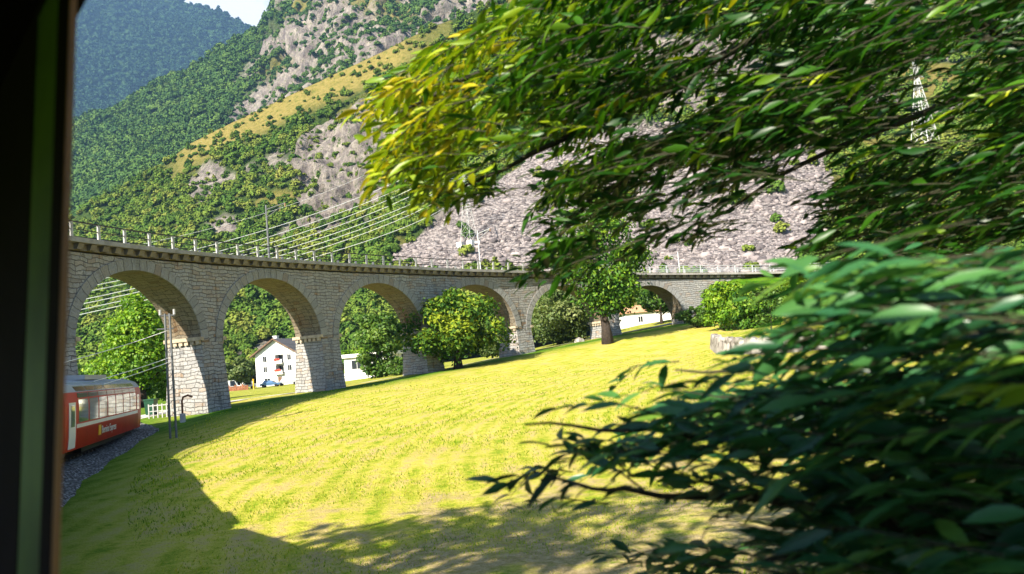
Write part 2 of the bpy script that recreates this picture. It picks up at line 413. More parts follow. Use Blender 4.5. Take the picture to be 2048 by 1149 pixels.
for s in np.arange(-18, 52, .65):
    h = heading(s); m = tinv @ Matrix.Translation(track(s, 0, -.2)) @ Matrix.Rotation(-h, 4, 'Z')
    b.box(-.95, .95, -.11, .11, 0, .12, 0, m)
b.build('sleepers', M['tie'], trk)

# ------------------------------------------------------------------ viaduct
PIERS = [-99.4, -89.6] + [-79.55 + 9.78*i for i in range(6)]; HALF = .78          # angular centres, half thickness
ABUT = -22.55
SPR, CROWN = 5.95, 10.25
via = empty('stone_viaduct', ring(-60, 70, gz(*ring(-60, 70).xy)), 0, label='long curved grey stone railway viaduct with round arches and tall tapering piers', cat='viaduct')
VI = Matrix.Translation(-via.location)
def vb(b, name, mat, smooth=False, parent=None):
    b.v = [tuple(VI @ Vector(p)) for p in b.v]; return b.build(name, mat, parent or via, smooth)
def crown(a): return CROWN - 11.6 + top_z(a) - .0
arches = []
for i in range(len(PIERS)):
    l = PIERS[i] + HALF; r = PIERS[i+1] - HALF if i+1 < len(PIERS) else ABUT
    arches.append((l, r))
def arch_z(l, r, a):
    t = (a - (l+r)/2)/((r-l)/2); c = min(crown((l+r)/2), 10.32)
    return SPR + (c-SPR)*sqrt(max(0, 1-t*t))
DEG = pi/180
b = MB()
def wallcol(a0, a1, zb0, zb1, r, flip):
    z0, z1 = top_z(a0)-.68, top_z(a1)-.68
    pts = [ring(a0, r, zb0), ring(a1, r, zb1), ring(a1, r, z1), ring(a0, r, z0)]
    uv = [(a0*DEG*70, zb0), (a1*DEG*70, zb1), (a1*DEG*70, z1), (a0*DEG*70, z0)]
    if flip: pts.reverse(); uv.reverse()
    b.face(pts, uv)
for i, (l, r) in enumerate(arches):
    # over the pier
    pl = PIERS[i] - HALF; ns = 3
    for k in range(ns):
        a0, a1 = pl + (l-pl)*k/ns, pl + (l-pl)*(k+1)/ns
        wallcol(a0, a1, SPR-.1, SPR-.1, RI, False); wallcol(a0, a1, SPR-.1, SPR-.1, RO, True)
    n = 36
    aa = [(l+r)/2 - (r-l)/2*cos(pi*k/n) for k in range(n+1)]
    sarc = 0; soff = MB()
    for k in range(n):
        a0, a1 = aa[k], aa[k+1]; z0, z1 = arch_z(l, r, a0), arch_z(l, r, a1)
        wallcol(a0, a1, z0, z1, RI, False); wallcol(a0, a1, z0, z1, RO, True)
        ds = hypot((a1-a0)*DEG*70, z1-z0)
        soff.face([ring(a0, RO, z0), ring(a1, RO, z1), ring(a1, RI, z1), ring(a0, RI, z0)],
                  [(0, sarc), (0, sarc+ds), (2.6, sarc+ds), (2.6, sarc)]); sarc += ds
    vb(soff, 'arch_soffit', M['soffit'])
# solid end beyond the last arch
for k in range(8):
    a0, a1 = ABUT + (6.5)*k/8, ABUT + 6.5*(k+1)/8
    wallcol(a0, a1, 3.5, 3.5, RI, False); wallcol(a0, a1, 3.5, 3.5, RO, True)
b.face([ring(ABUT, RI, 3.5), ring(ABUT, RI, SPR), ring(ABUT, RO, SPR), ring(ABUT, RO, 3.5)], [(0, 3.5), (0, SPR), (4, SPR), (4, 3.5)])
b.face([ring(PIERS[0]-HALF, RI, 0), ring(PIERS[0]-HALF, RO, 0), ring(PIERS[0]-HALF, RO, 10), ring(PIERS[0]-HALF, RI, 10)])
vb(b, 'spandrel_wall', M['stone'])
# ring of voussoirs round each opening, 4 cm proud
for i, (l, r) in enumerate(arches):
    if i < 1: continue
    b = MB(); n = 40; c = (l+r)/2; h = (r-l)/2; s = 0; zc = min(crown(c), 10.32)
    def rp(k, th_, rad):
        t = pi*k/n; R_ = h*DEG*RI
        # inner ellipse point pushed out along its normal
        x, z = -cos(t)*R_, sin(t)*(zc-SPR)
        nx, nz = -cos(t)/R_, sin(t)/(zc-SPR); q = hypot(nx, nz)
        x += nx/q*th_; z += nz/q*th_
        return ring(c + degrees(x/RI), rad, SPR + z)
    TH = .62
    for k in range(n):
        ds = pi*h*DEG*RI/n
        A0, A1, B0, B1 = rp(k, .0, RI-.05), rp(k+1, .0, RI-.05), rp(k, TH, RI-.05), rp(k+1, TH, RI-.05)
        b.face([A0, A1, B1, B0], [(s, 0.3), (s+ds, 0.3), (s+ds, .9), (s, .9)])
        b.face([B0, B1, rp(k+1, TH, RI+.02), rp(k, TH, RI+.02)], [(s, .9), (s+ds, .9), (s+ds, .95), (s, .95)])
        b.face([rp(k, 0, RI+.02), rp(k+1, 0, RI+.02), A1, A0], [(s, .2), (s+ds, .2), (s+ds, .3), (s, .3)])
        s += ds
    vb(b, 'arch_ring', M['ring'])
# piers: battered shafts with an impost course of corbels
for i, ac in enumerate(PIERS):
    p0 = ring(ac, 70); g = min(gz(*ring(ac, 66).xy), gz(*ring(ac, 74).xy)) - .6
    b = MB(); nz = 8; H = SPR - g
    for k in range(nz):
        def sec(kk):
            z = g + H*kk/nz; t = 1 - kk/nz
            ha = HALF + degrees(.14*t/70); ri, ro = RI - .36*t, RO + .36*t
            return [ring(ac-ha, ri, z), ring(ac+ha, ri, z), ring(ac+ha, ro, z), ring(ac-ha, ro, z)]
        s0, s1 = sec(k), sec(k+1)
        for q in range(4):
            w_ = q+1 if q < 3 else 0; L = (s0[w_]-s0[q]).length; u0 = [0, 13, 31, 47][q] + i*3.3
            b.face([s0[q], s0[w_], s1[w_], s1[q]], [(u0, s0[q].z), (u0+L, s0[q].z), (u0+L, s1[q].z), (u0, s1[q].z)])
    po = vb(b, 'pier', M['pier'])
    if i >= 1:
        for sgn in (-1, 1):
            b = MB()
            a0 = ac + sgn*(HALF-.05); a1 = ac + sgn*(HALF + .14)
            for k in range(6):
                r0 = RI + .05 + k*.43
                q = [ring(a0, r0, SPR-.12), ring(a1, r0, SPR-.12), ring(a1, r0+.28, SPR-.12), ring(a0, r0+.28, SPR-.12)]
                if sgn < 0: q.reverse()
                b.hexa(q, [p + Vector((0, 0, .22)) for p in q])
            q = [ring(a0, RI-.12, SPR+.10), ring(a1+sgn*.06, RI-.12, SPR+.10), ring(a1+sgn*.06, RO+.12, SPR+.10), ring(a0, RO+.12, SPR+.10)]
            if sgn < 0: q.reverse()
            b.hexa(q, [p + Vector((0, 0, .22)) for p in q])
            b.v = [tuple(VI @ Vector(p)) for p in b.v]; b.build('impost', M['impost'], po)
# corbelled cornice, coping and deck
A0, A1 = -103., -15.5
b = MB(); n = 150
for k in range(n):
    a, a2 = A0 + (A1-A0)*k/n, A0 + (A1-A0)*(k+1)/n
    z, z2 = top_z(a), top_z(a2)
    b.hexa([ring(a, RI-.06, z-.58), ring(a2, RI-.06, z2-.58), ring(a2, RO+.06, z2-.58), ring(a, RO+.06, z-.58)],
           [ring(a, RI-.06, z-.28), ring(a2, RI-.06, z2-.28), ring(a2, RO+.06, z2-.28), ring(a, RO+.06, z-.28)])
for k in range(int((A1-A0)/.76)):
    a = A0 + k*.76; z = top_z(a)
    for r0, r1 in ((RI-.38, RI-.03), (RO+.03, RO+.38)):
        b.hexa([ring(a, r0 + (.14 if r0 < 69 else 0), z-.55), ring(a+.34, r0 + (.14 if r0 < 69 else 0), z-.55), ring(a+.34, r1 - (.14 if r0 > 69 else 0), z-.55), ring(a, r1 - (.14 if r0 > 69 else 0), z-.55)],
               [ring(a, r0, z-.26), ring(a+.34, r0, z-.26), ring(a+.34, r1, z-.26), ring(a, r1, z-.26)])
vb(b, 'corbel_course', M['corbel'])
b = MB(); n = 110
for k in range(n+55):
    a, a2 = A0 + (A1-A0)*k/n, A0 + (A1-A0)*(k+1)/n
    z, z2 = top_z(a), top_z(a2)
    b.hexa([ring(a, RI-.48, z-.24), ring(a2, RI-.48, z2-.24), ring(a2, RO+.48, z2-.24), ring(a, RO+.48, z-.24)],
           [ring(a, RI-.48, z), ring(a2, RI-.48, z2), ring(a2, RO+.48, z2), ring(a, RO+.48, z)])
vb(b, 'coping', M['coping'])
# parapet railing: posts with two wires, white tube railing towards the far end
for r0 in (RI-.32, RO+.32):
    a = -92.
    while a < 8:
        z = top_z(a); q = ring(a, r0, z); b = MB()
        m = Matrix.Translation(q) @ Matrix.Rotation(-radians(a), 4, 'Z')
        wd = .085 if a < -34 else .055
        if a < -78 and r0 > 69: a += 1.62; continue
        b.box(-wd, wd, -.04, .04, 0, .78, 0, m); vb(b, 'railing_post', M['postc'] if a < -34 else M['galv']); a += 1.62 if a < -34 else 1.9
    for hgt, rad in ((.42, .028), (.80, .045)):
        b = MB().tube([ring(a, r0, top_z(a)+hgt) for a in np.linspace(-100, -34, 70)], rad, 4); vb(b, 'railing_wire', M['dark_steel'])
    for hgt in (.28, .54, .80):
        b = MB().tube([ring(a, r0, top_z(a)+hgt) for a in np.linspace(-34, 8, 50)], .03, 4); vb(b, 'railing_tube', M['galv'])

def mast(a, h, r0, label, rad=.09, mt='pole_grey'):
    t = empty('catenary_mast', ring(a, r0, top_z(a)), 0, label=label, cat='mast', group='masts standing on the viaduct deck')
    MB().bar((0, 0, 0), (0, 0, h), rad, 8, rad*.7).build('pole', M[mt], t, True)
    d = (ring(a, 70) - ring(a, r0)); d.z = 0; d.normalize()
    b = MB().bar(Vector((0, 0, h-.35)), d*1.9 + Vector((0, 0, h-.15)), .035).bar(Vector((0, 0, h-.95)), d*1.9 + Vector((0, 0, h-.2)), .025)
    b.build('bracket_arm', M[mt], t)
    MB().bar(d*1.9 + Vector((0, 0, h-.42)), d*1.9 + Vector((0, 0, h-.15)), .06).build('insulator', M['brown_trim'], t)
mast(-62.4, 4.6, RO+.2, 'grey mast on the viaduct deck amid the pale power lines')
mast(-42.5, 4.4, RO+.2, 'slim grey mast on the viaduct deck against the scree slope', .06, 'galv')
mast(-22.6, 2.4, RI-.1, 'short pale mast among the white tube railing', .07, 'galv')

# ------------------------------------------------------------------ hillsides
def interp_poly(P, x):
    return np.interp(x, [p[0] for p in P], [p[1] for p in P])
def fbm(p, s, o=5): return mnoise.fractal(Vector(p)*s, 1.0, 2.1, o)
def hill(name, crest, base, Yb, Yc, x0, x1, nu, nv, mat, rough, curve=1.0, classify=None, rug=None):
    """a real slope rising from its foot (distance Yb) to its crest (distance Yc), falling away behind"""
    xs = np.linspace(x0, x1, nu); back = 8
    P = np.zeros((nu, nv+back, 3)); A = {k: np.zeros((nu, nv+back)) for k in ('rock', 'grass', 'scree')}
    for i, x in enumerate(xs):
        yc, yb = interp_poly(crest, x), interp_poly(base, x)
        for j in range(nv):
            t = j/(nv-1); py = yb + (yc-yb)*t; Yd = Yb + (Yc-Yb)*t**curve
            q = at(x, py, Yd)
            rg, ph = (1., 0.) if rug is None else rug(x, py)
            am = rough*rg*min(1, t*6)
            d = fbm(q, 1/(rough*7), 5)
            if rg > 1.2: d = d*.5 + abs(fbm(q + Vector((50, 0, 0)), 1/(rough*2.2), 4))*.8 - .2
            q = q + Vector((0, -1, .35))*am*d*(0.35 if j == nv-1 else 1)
            P[i, j] = q
            if classify:
                for k, v_ in classify(x, py, yc, q).items(): A[k][i, j] = v_
        q = Vector(P[i, nv-1])
        for j in range(back):
            f = (j+1)/back; P[i, nv+j] = (q.x*(1+.5*f), q.y*(1+.5*f), q.z*(1-f**1.5) - 40*f)
            for k in A: A[k][i, nv+j] = A[k][i, nv-1]
    o = grid_mesh(name, P, mat, {k: v_ for k, v_ in A.items()})
    tag(o, kind='structure')
    return P[:, :nv], {k: v_[:, :nv] for k, v_ in A.items()}
def hill_mat(name, sc_=1., forest=((.03, .06, .014), (.07, .11, .025)), bl=.0):
    t = NT(name); p = t.pos()
    n1 = t.noise(p, .05/sc_, 8, .7); n2 = t.noise(p, .35/sc_, 6, .7); n3 = t.noise(p, 1.6/sc_, 4, .7)
    f = t.ramp(n2, [(.35, forest[0]), (.65, forest[1])])
    sp = t.mapping(p, (1, 1, .55)); rk = t.noise(sp, .16/sc_, 8, .75)
    rock = t.ramp(rk, [(.30, (.07, .062, .066)), (.42, (.17, .145, .14)), (.52, (.30, .26, .23)), (.62, (.43, .38, .32)), (.74, (.58, .51, .43))])
    rock = t.mix(t.step(t.noise(sp, .6/sc_, 5, .7), .56, .63), rock, (.09, .13, .04))
    rock = t.mix(t.step(n3, .3, .45), t.mix(.55, rock, (.09, .08, .08)), rock)
    grass = t.ramp(n2, [(.30, (.12, .15, .03)), (.42, (.24, .21, .05)), (.58, (.35, .27, .085)), (.70, (.16, .19, .04))])
    v = t.n('ShaderNodeTexVoronoi'); t.l(t.mapping(p, (1, 1, 1.6)), v.inputs['Vector']); v.inputs['Scale'].default_value = .55
    v2 = t.n('ShaderNodeTexVoronoi'); t.l(p, v2.inputs['Vector']); v2.inputs['Scale'].default_value = 1.4
    scr = t.ramp(v.outputs['Color'], [(0, (.27, .235, .225)), (.5, (.46, .405, .385)), (1, (.60, .53, .50))])
    scr = t.mix(.6, scr, t.ramp(v2.outputs['Color'], [(0, (.45, .43, .44)), (.6, (1, 1, 1))]), 'MULTIPLY')
    scr = t.mix(t.step(v.outputs['Distance'], .45, .8), scr, (.10, .085, .085))
    n4 = t.noise(p, .03, 4); scr = t.mix(t.step(n4, .5, .7), scr, t.mix(.4, scr, (.42, .36, .33)))
    c = t.mix(t.attr('rock'), f, rock); c = t.mix(t.attr('grass'), c, grass); c = t.mix(t.attr('scree'), c, scr)
    h = t.math('ADD', t.math('MULTIPLY', rk, 3.), t.math('ADD', n2, t.math('MULTIPLY', t.math('MULTIPLY', v.outputs['Distance'], t.attr('scree')), -1.2)))
    return t.done(t.pr(c, .95, t.bump(h, 1., 1.6*sc_), 0, .05))
M['hill_near'] = hill_mat('near_hillside', 1.)
M['hill_mid'] = hill_mat('mid_hillside', 1.8)
M['hill_far'] = hill_mat('far_hillside', 4., ((.02, .05, .018), (.05, .10, .03)))

SCREE = [(770, 545), (800, 505), (850, 465), (905, 428), (1000, 350), (1075, 300), (1110, 270), (1200, 250), (1420, 270), (1560, 290), (1650, 290), (1665, 400), (1655, 470), (1590, 560), (1500, 575)]
ROCKB = [(600, 420), (585, 330), (620, 260), (690, 205), (760, 190), (840, 190), (870, 300), (800, 350), (760, 400), (700, 440), (640, 450)]
ROCKB2 = [(1130, 240), (1180, 120), (1300, 60), (1480, 80), (1560, 200), (1440, 250), (1250, 230)]
crestB = [(-400, 600), (-50, 520), (60, 478), (145, 440), (200, 410), (300, 350), (380, 288), (470, 243), (560, 200), (670, 148), (770, 102), (850, 60), (950, 20), (1100, -40), (1300, -60), (1500, -60), (1800, -60), (2048, -110), (2500, -150)]
baseB = [(-400, 790), (300, 745), (700, 715), (1100, 650), (1500, 560), (2048, 500), (2500, 470)]
def classB(x, py, yc, q):
    n = fbm(q, .03, 4); j = Vector((mnoise.noise(q*.05)*22, mnoise.noise(q*.05+Vector((9, 9, 9)))*22, 0))
    X_, Y_ = x + j.x, py + j.y
    s = 1. if inpoly(X_, Y_, SCREE) else 0.
    r = 1. if (inpoly(X_, Y_, ROCKB) or inpoly(X_, Y_, ROCKB2)) else 0.
    if not r and n > .22 and 380 < x and py > 300: r = min(1, (n-.22)*5)
    if x > 1050 and py < 240 and n > 0.02: r = max(r, min(1, (n-.02)*4))
    below = py - yc
    g = 0.
    if 300 < x < 900: g = sstep(70 + 25*n, 30, below)*sstep(300, 400, x)*(1-.6*sstep(780, 860, x))
    if x > 1650 and n < -.05: g = max(g, min(.8, (-n-.05)*3))
    if n < -.25: g = max(g, min(.7, (-n-.25)*3))
    return {'rock': r, 'grass': g*(1-r), 'scree': s}
def rugB(x, py):
    if inpoly(x, py, SCREE): return .35, 0
    if inpoly(x, py, ROCKB) or inpoly(x, py, ROCKB2): return 1.9, 0
    if 300 < x < 900 and py - interp_poly(crestB, x) < 60: return .35, 0
    return 1., 0
PB, AB = hill('near_hillside', crestB, baseB, 215, 470, -300, 2400, 330, 130, M['hill_near'], 9., 1.1, classB, rugB)
crestA = [(-300, 420), (60, 275), (145, 243), (230, 212), (300, 180), (370, 138), (440, 98), (500, 66), (530, 48), (545, 15), (575, -40), (650, -110), (800, -170), (1100, -200), (1500, -190), (2400, -180)]
baseA = [(-300, 560), (145, 500), (400, 420), (700, 300), (1000, 200), (2400, 200)]
def classA(x, py, yc, q):
    n = fbm(q, .012, 5)
    line = np.interp(py, [-400, 0, 90, 180, 230, 330], [470, 545, 520, 470, 430, 520])
    e = (x - line)/60. + n*1.6
    r = min(1, max(0, e)) * (1. if n > -.28 else .25)
    return {'rock': r, 'grass': 0.6*max(0, min(1, (-n-.1)*3)) if x > line+40 else 0, 'scree': 0}
PA, AA = hill('mid_hillside', crestA, baseA, 560, 1050, -250, 2300, 260, 130, M['hill_mid'], 22., 1.1, classA, lambda x, py: (1.5 if x > 520 else 1., 0))
crestF = [(-600, -110), (-200, -120), (145, -95), (300, -25), (370, 2), (430, 22), (500, 57), (560, 95), (700, 190), (1000, 330), (1500, 420), (2300, 430)]
baseF = [(-600, 420), (300, 420), (700, 430), (1500, 520), (2300, 520)]
PF, AF = hill('far_mountain', crestF, baseF, 1700, 3000, -500, 900, 120, 70, M['hill_far'], 55., 1.0)

# ------------------------------------------------------------------ far-off wood: crowns scattered over the slopes
def leaf_quads(C, L, W, D, N, bend=0.):
    """diamond leaves: centre C, length L, width W, direction D, normal N"""
    S = np.cross(N, D); S /= np.linalg.norm(S, axis=1, keepdims=True)+1e-9
    N2 = np.cross(D, S)
    a = C - D*(L/2)[:, None]; c = C + D*(L/2)[:, None] - N2*(bend*L)[:, None] if bend else C + D*(L/2)[:, None]
    b_ = C + S*(W/2)[:, None] + N2*(.08*L)[:, None]; d = C - S*(W/2)[:, None] + N2*(.08*L)[:, None]
    V = np.stack([a, b_, c, d], 1).reshape(-1, 3)
    F = np.arange(len(C)*4).reshape(-1, 4)
    return V, F
def unit(v): return v/(np.linalg.norm(v, axis=1, keepdims=True)+1e-9)
def rdir(n): return unit(rng.normal(size=(n, 3)))
def wood_mat(name, stops):
    t = NT(name); oi = t.n('ShaderNodeObjectInfo'); p = t.pos()
    f = t.noise(p, .02, 3); n2 = t.noise(p, .5, 3)
    x = t.math('ADD', t.math('MULTIPLY', oi.outputs['Random'], .5), t.math('ADD', t.math('MULTIPLY', f, .5), t.math('MULTIPLY', t.math('SUBTRACT', n2, .5), .4)))
    d = t.pr(t.ramp(x, stops), .8, None, 0, .1)
    return t.done(d)
M['forest_near'] = wood_mat('hillside_foliage', [(.15, (.035, .085, .012)), (.4, (.075, .14, .018)), (.6, (.13, .19, .025)), (.8, (.20, .22, .04)), (.95, (.26, .22, .05))])
M['forest_mid'] = wood_mat('mid_hill_foliage', [(.15, (.03, .075, .02)), (.45, (.055, .115, .025)), (.7, (.09, .16, .03)), (.95, (.14, .20, .05))])
M['forest_far'] = wood_mat('far_hill_foliage', [(.15, (.012, .04, .018)), (.5, (.026, .065, .026)), (.9, (.045, .09, .03))])
def crown_protos(name, mat, n=6, leaves=420, size=.28):
    col = bpy.data.collections.new(name)
    for k in range(n):
        nb = 9; bc = rdir(nb)*np.array([.55, .55, .55]); bc[:, 2] = np.abs(bc[:, 2])*.9 + .25
        br = rng.uniform(.32, .55, nb)
        bi = rng.integers(0, nb, leaves); d = rdir(leaves); d[:, 2] = np.where(d[:, 2] < -.3, -d[:, 2], d[:, 2])
        tall = 1.75 if k == 0 else (1.25 if k % 2 else 1.)
        C = bc[bi] + d*(br[bi]*rng.uniform(.75, 1.05, leaves))[:, None]
        if tall > 1.5: C[:, :2] *= np.clip(1.15 - .75*C[:, 2:3]/1.3, .15, 1)*.8
        C[:, 2] *= tall
        N = unit(d + rdir(leaves)*.6); D = unit(np.cross(N, rdir(leaves)))
        L = rng.uniform(.7, 1.3, leaves)*size
        V, F = leaf_quads(C, L, L*.8, D, N)
        o = np_mesh('tree_crown', V, F, mat); COL.objects.unlink(o); col.objects.link(o)
    return col
def scatter(name, pts, scl, col, seed):
    v = np.array(pts); me = bpy.data.meshes.new(name); me.from_pydata([tuple(p) for p in pts], [], [])
    a = me.attributes.new('size', 'FLOAT', 'POINT'); a.data.foreach_set('value', np.array(scl, dtype=np.float32))
    o = bpy.data.objects.new(name, me); COL.objects.link(o); tag(o, kind='stuff')
    g = bpy.data.node_groups.new(name, 'GeometryNodeTree')
    g.interface.new_socket('Geometry', in_out='INPUT', socket_type='NodeSocketGeometry'); g.interface.new_socket('Geometry', in_out='OUTPUT', socket_type='NodeSocketGeometry')
    gi = g.nodes.new('NodeGroupInput'); go = g.nodes.new('NodeGroupOutput'); ip = g.nodes.new('GeometryNodeInstanceOnPoints')
    ci = g.nodes.new('GeometryNodeCollectionInfo'); ci.inputs['Collection'].default_value = col
    ci.inputs['Separate Children'].default_value = True; ci.inputs['Reset Children'].default_value = True
    rv = g.nodes.new('FunctionNodeRandomValue'); rv.data_type = 'FLOAT_VECTOR'
    rv.inputs[0].default_value = (-.12, -.12, 0); rv.inputs[1].default_value = (.12, .12, 6.283); rv.inputs['Seed'].default_value = seed
    na = g.nodes.new('GeometryNodeInputNamedAttribute'); na.data_type = 'FLOAT'; na.inputs['Name'].default_value = 'size'
    g.links.new(gi.outputs[0], ip.inputs['Points']); g.links.new(ci.outputs[0], ip.inputs['Instance']); ip.inputs['Pick Instance'].default_value = True
    g.links.new(rv.outputs[0], ip.inputs['Rotation']); g.links.new(na.outputs[0], ip.inputs['Scale'])
    g.links.new(ip.outputs[0], go.inputs[0])
    md = o.modifiers.new('scatter', 'NODES'); md.node_group = g
    return o
def wood_points(P, A, n, dens, smin, smax):
    nu, nv = P.shape[:2]; pts = []; sc_ = []
    while len(pts) < n:
        u = rng.uniform(0, nu-1.001); v = rng.uniform(0, nv-1.001); i, j = int(u), int(v)
        fu, fv = u-i, v-j
        q = (P[i, j]*(1-fu)+P[i+1, j]*fu)*(1-fv) + (P[i, j+1]*(1-fu)+P[i+1, j+1]*fu)*fv
        r = A['rock'][i, j]; g = A['grass'][i, j]; s = A['scree'][i, j]
        px, py = proj(q)
        if rng.uniform() > dens(r, g, s, px, py, Vector(q)): 
            dens.__dict__['c'] = dens.__dict__.get('c', 0) + 1
            continue
        k = rng.uniform(smin, smax)*(1 - .45*max(r, g))
        pts.append((q[0], q[1], q[2] - .25*k)); sc_.append(k)
    return pts, sc_
def densB(r, g, s, px, py, q):
    if s > .5: return .012
    c = mnoise.noise(q*.035)
    if px < 380 or px > 1650: c += .3
    d = .75 if c > -.15 else .35
    if r > .3: d = .42 if c > .05 else .13
    if g > .3: d = .5 if c > .12 else .16
    return d
def densA(r, g, s, px, py, q):
    c = mnoise.noise(q*.018)
    return 1. if r < .3 else (.8 if c > 0.0 else .2)
cb = crown_protos('near_crowns', M['forest_near'])
cm_ = crown_protos('mid_crowns', M['forest_mid'], 4, 300, .34)
cf = crown_protos('far_crowns', M['forest_far'], 4, 160, .45)
p_, s_ = wood_points(PB, AB, 17000, densB, 1.5, 4.3); scatter('hillside_forest', p_, s_, cb, 1)
p_, s_ = wood_points(PA, AA, 20000, densA, 3.6, 8.0); scatter('mid_hill_forest', p_, s_, cm_, 2)
p_, s_ = wood_points(PF, AF, 20000, lambda r, g, s, px, py, q: 1., 9, 17); scatter('far_mountain_forest', p_, s_, cf, 3)

# loose boulders of the talus
def rock_protos(mat, n=5):
    col = bpy.data.collections.new('talus_rocks')
    for k in range(n):
        o_ = Vector((k*7.3, 1.1, 4.)); v = []; f = []; nla, nlo = 5, 7
        for i in range(nla+1):
            for j in range(nlo):
                a_, b_ = pi*i/nla, 2*pi*j/nlo; d = Vector((sin(a_)*cos(b_), sin(a_)*sin(b_)*.75, cos(a_)*.6))
                v.append(tuple(d*(1+.7*mnoise.noise(d*1.6+o_))))
        for i in range(nla):
            for j in range(nlo): f.append((i*nlo+j, (i+1)*nlo+j, (i+1)*nlo+(j+1) % nlo, i*nlo+(j+1) % nlo))
        o = np_mesh('talus_rock', np.array(v), np.array(f), mat); COL.objects.unlink(o); col.objects.link(o)
    return col
def talus_mat():
    t = NT('talus_stone'); oi = t.n('ShaderNodeObjectInfo')
    return t.done(t.pr(t.ramp(oi.outputs['Random'], [(0, (.09, .078, .08)), (.5, (.20, .17, .167)), (1, (.35, .30, .285))]), .9, None, 0, .1))
M['talus'] = talus_mat()
p_, s_ = wood_points(PB, AB, 12000, lambda r, g, s, px, py, q: (.95 if s > .5 else 0.), .28, .75)
s_ = [k*(1 + 1.6*(random.random() < .06)) for k in s_]
scatter('scree_boulders', p_, s_, rock_protos(M['talus']), 5)

# ------------------------------------------------------------------ trees by the viaduct
def stops(d, m, y): return [(.12, d), (.5, m), (.9, y)]
M['leaf_lime'] = leaf_mat('lime_leaves', stops((.045, .13, .008), (.14, .28, .012), (.28, .38, .02)), .3)
M['leaf_mag'] = leaf_mat('glossy_leaves', stops((.015, .055, .008), (.07, .15, .014), (.27, .32, .02)), .2, .6, .15)
M['leaf_dark'] = leaf_mat('dark_leaves', stops((.012, .05, .006), (.07, .17, .012), (.22, .33, .02)), .25, .55, .2)
M['leaf_mid'] = leaf_mat('mid_green_leaves', stops((.03, .08, .01), (.07, .15, .018), (.15, .23, .03)), .25)
M['leaf_olive'] = leaf_mat('olive_leaves', stops((.05, .09, .02), (.13, .18, .045), (.24, .27, .09)), .25)
def make_tree(name, label, cat, base, height, width, crown_z0, mat, nleaf, leaf, trunk_r, shape='round', nblob=26, squash=1., group=None, bark='bark', depth=None):
    x, y, z = base; depth = depth or width
    t = empty(name, base, random.uniform(0, .1), label=label, cat=cat, group=group)
    b = MB(); lean = Vector((random.uniform(-.03, .03), random.uniform(-.03, .03), 0))*height
    H = height*.72; pts = []; rad = []
    for k in range(8):
        f = k/7; pts.append(Vector((sin(f*5+x)*.04*height*f, cos(f*4+y)*.03*height*f, f*H - .3*(k == 0))) + lean*f)
        rad.append(trunk_r*(1.55 if k == 0 else (1.08 if k == 1 else 1-.8*f)))
    b.tube(pts, rad, 9)
    tops = []
    for k in range(9):
        f = .3 + .6*k/9; p = pts[0].lerp(pts[-1], f); an = k*2.4; L = width*.36*(1.1-.5*f)
        e = p + Vector((cos(an)*L, sin(an)*L, L*.45)); mid = p.lerp(e, .5) + Vector((0, 0, .12*L))
        b.tube([p, mid, e], [trunk_r*.4*(1.1-f), trunk_r*.25*(1.1-f), .02], 5)
    b.build('trunk', M[bark], t, True)
    ch = height - crown_z0; blobs = []; k = 0
    while len(blobs) < nblob:
        u = rng.uniform(0, 1); an = rng.uniform(0, 2*pi)
        if shape == 'cone': rmax = (1-u)**.75*.9 + .1
        elif shape == 'flat': rmax = sqrt(max(0, 1-(2*abs(u-.42))**2.4)) if u < .92 else .25
        else: rmax = sqrt(max(.02, 1-(2*u-1)**2))
        r = rmax*sqrt(rng.uniform(.12, 1))
        br = rng.uniform(.10, .21)*min(width, ch*1.2)*(.75 if u > .85 else 1)
        blobs.append((cos(an)*r*(width/2-br*.6), sin(an)*r*(depth/2-br*.6), crown_z0 + br*.5 + u*(ch-br*1.3), br))
    B = np.array(blobs); bi = rng.choice(len(B), nleaf, p=B[:, 3]**2/np.sum(B[:, 3]**2))
    d = rdir(nleaf); d[:, 2] = np.where((d[:, 2] < -.45) & (rng.uniform(size=nleaf) < .6), -d[:, 2], d[:, 2])
    C = B[bi, :3] + d*(B[bi, 3]*np.where(rng.uniform(size=nleaf) < .12, rng.uniform(1.0, 1.45, nleaf), rng.uniform(.55, 1.08, nleaf)**.8))[:, None]*np.array([1, 1, .8])
    N = unit(d*.8 + rdir(nleaf)*.7 + np.array([0, 0, .35])); D = unit(np.cross(N, rdir(nleaf)))
    L = rng.uniform(.65, 1.35, nleaf)*leaf
    V, F = leaf_quads(C, L, L*.6, D, N, .1)
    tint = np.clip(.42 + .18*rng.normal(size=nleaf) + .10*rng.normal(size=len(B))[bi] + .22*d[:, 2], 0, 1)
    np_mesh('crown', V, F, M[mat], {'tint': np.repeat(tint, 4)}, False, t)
    return t
def g_at(px, Yd): 
    x = ray(px, 700).x*Yd; return (x, Yd, gz(x, Yd))
def foot(px, py, Y0, Y1):      # where the line of sight through a pixel meets the ground
    best = None
    for k in range(400):
        Yd = Y0 + (Y1-Y0)*k/399; q = at(px, py, Yd); d = q.z - gz(q.x, q.y)
        if best is None or abs(d) < best[0]: best = (abs(d), q)
    q = best[1]; return (q.x, q.y, gz(q.x, q.y))
make_tree('broadleaf_tree', 'round bushy tree with yellow-green leaves standing before the fourth pier', 'tree', foot(916, 732, 50, 70), 6.9, 10.2, .8, 'leaf_mag', 11000, .36, .32, 'flat', 44)
make_tree('broadleaf_tree', 'tall dark green tree with stout flared trunk before the viaduct', 'tree', foot(1216, 686, 50, 76), 14.6, 10.0, 2.7, 'leaf_dark', 13000, .36, .42, 'round', 46)
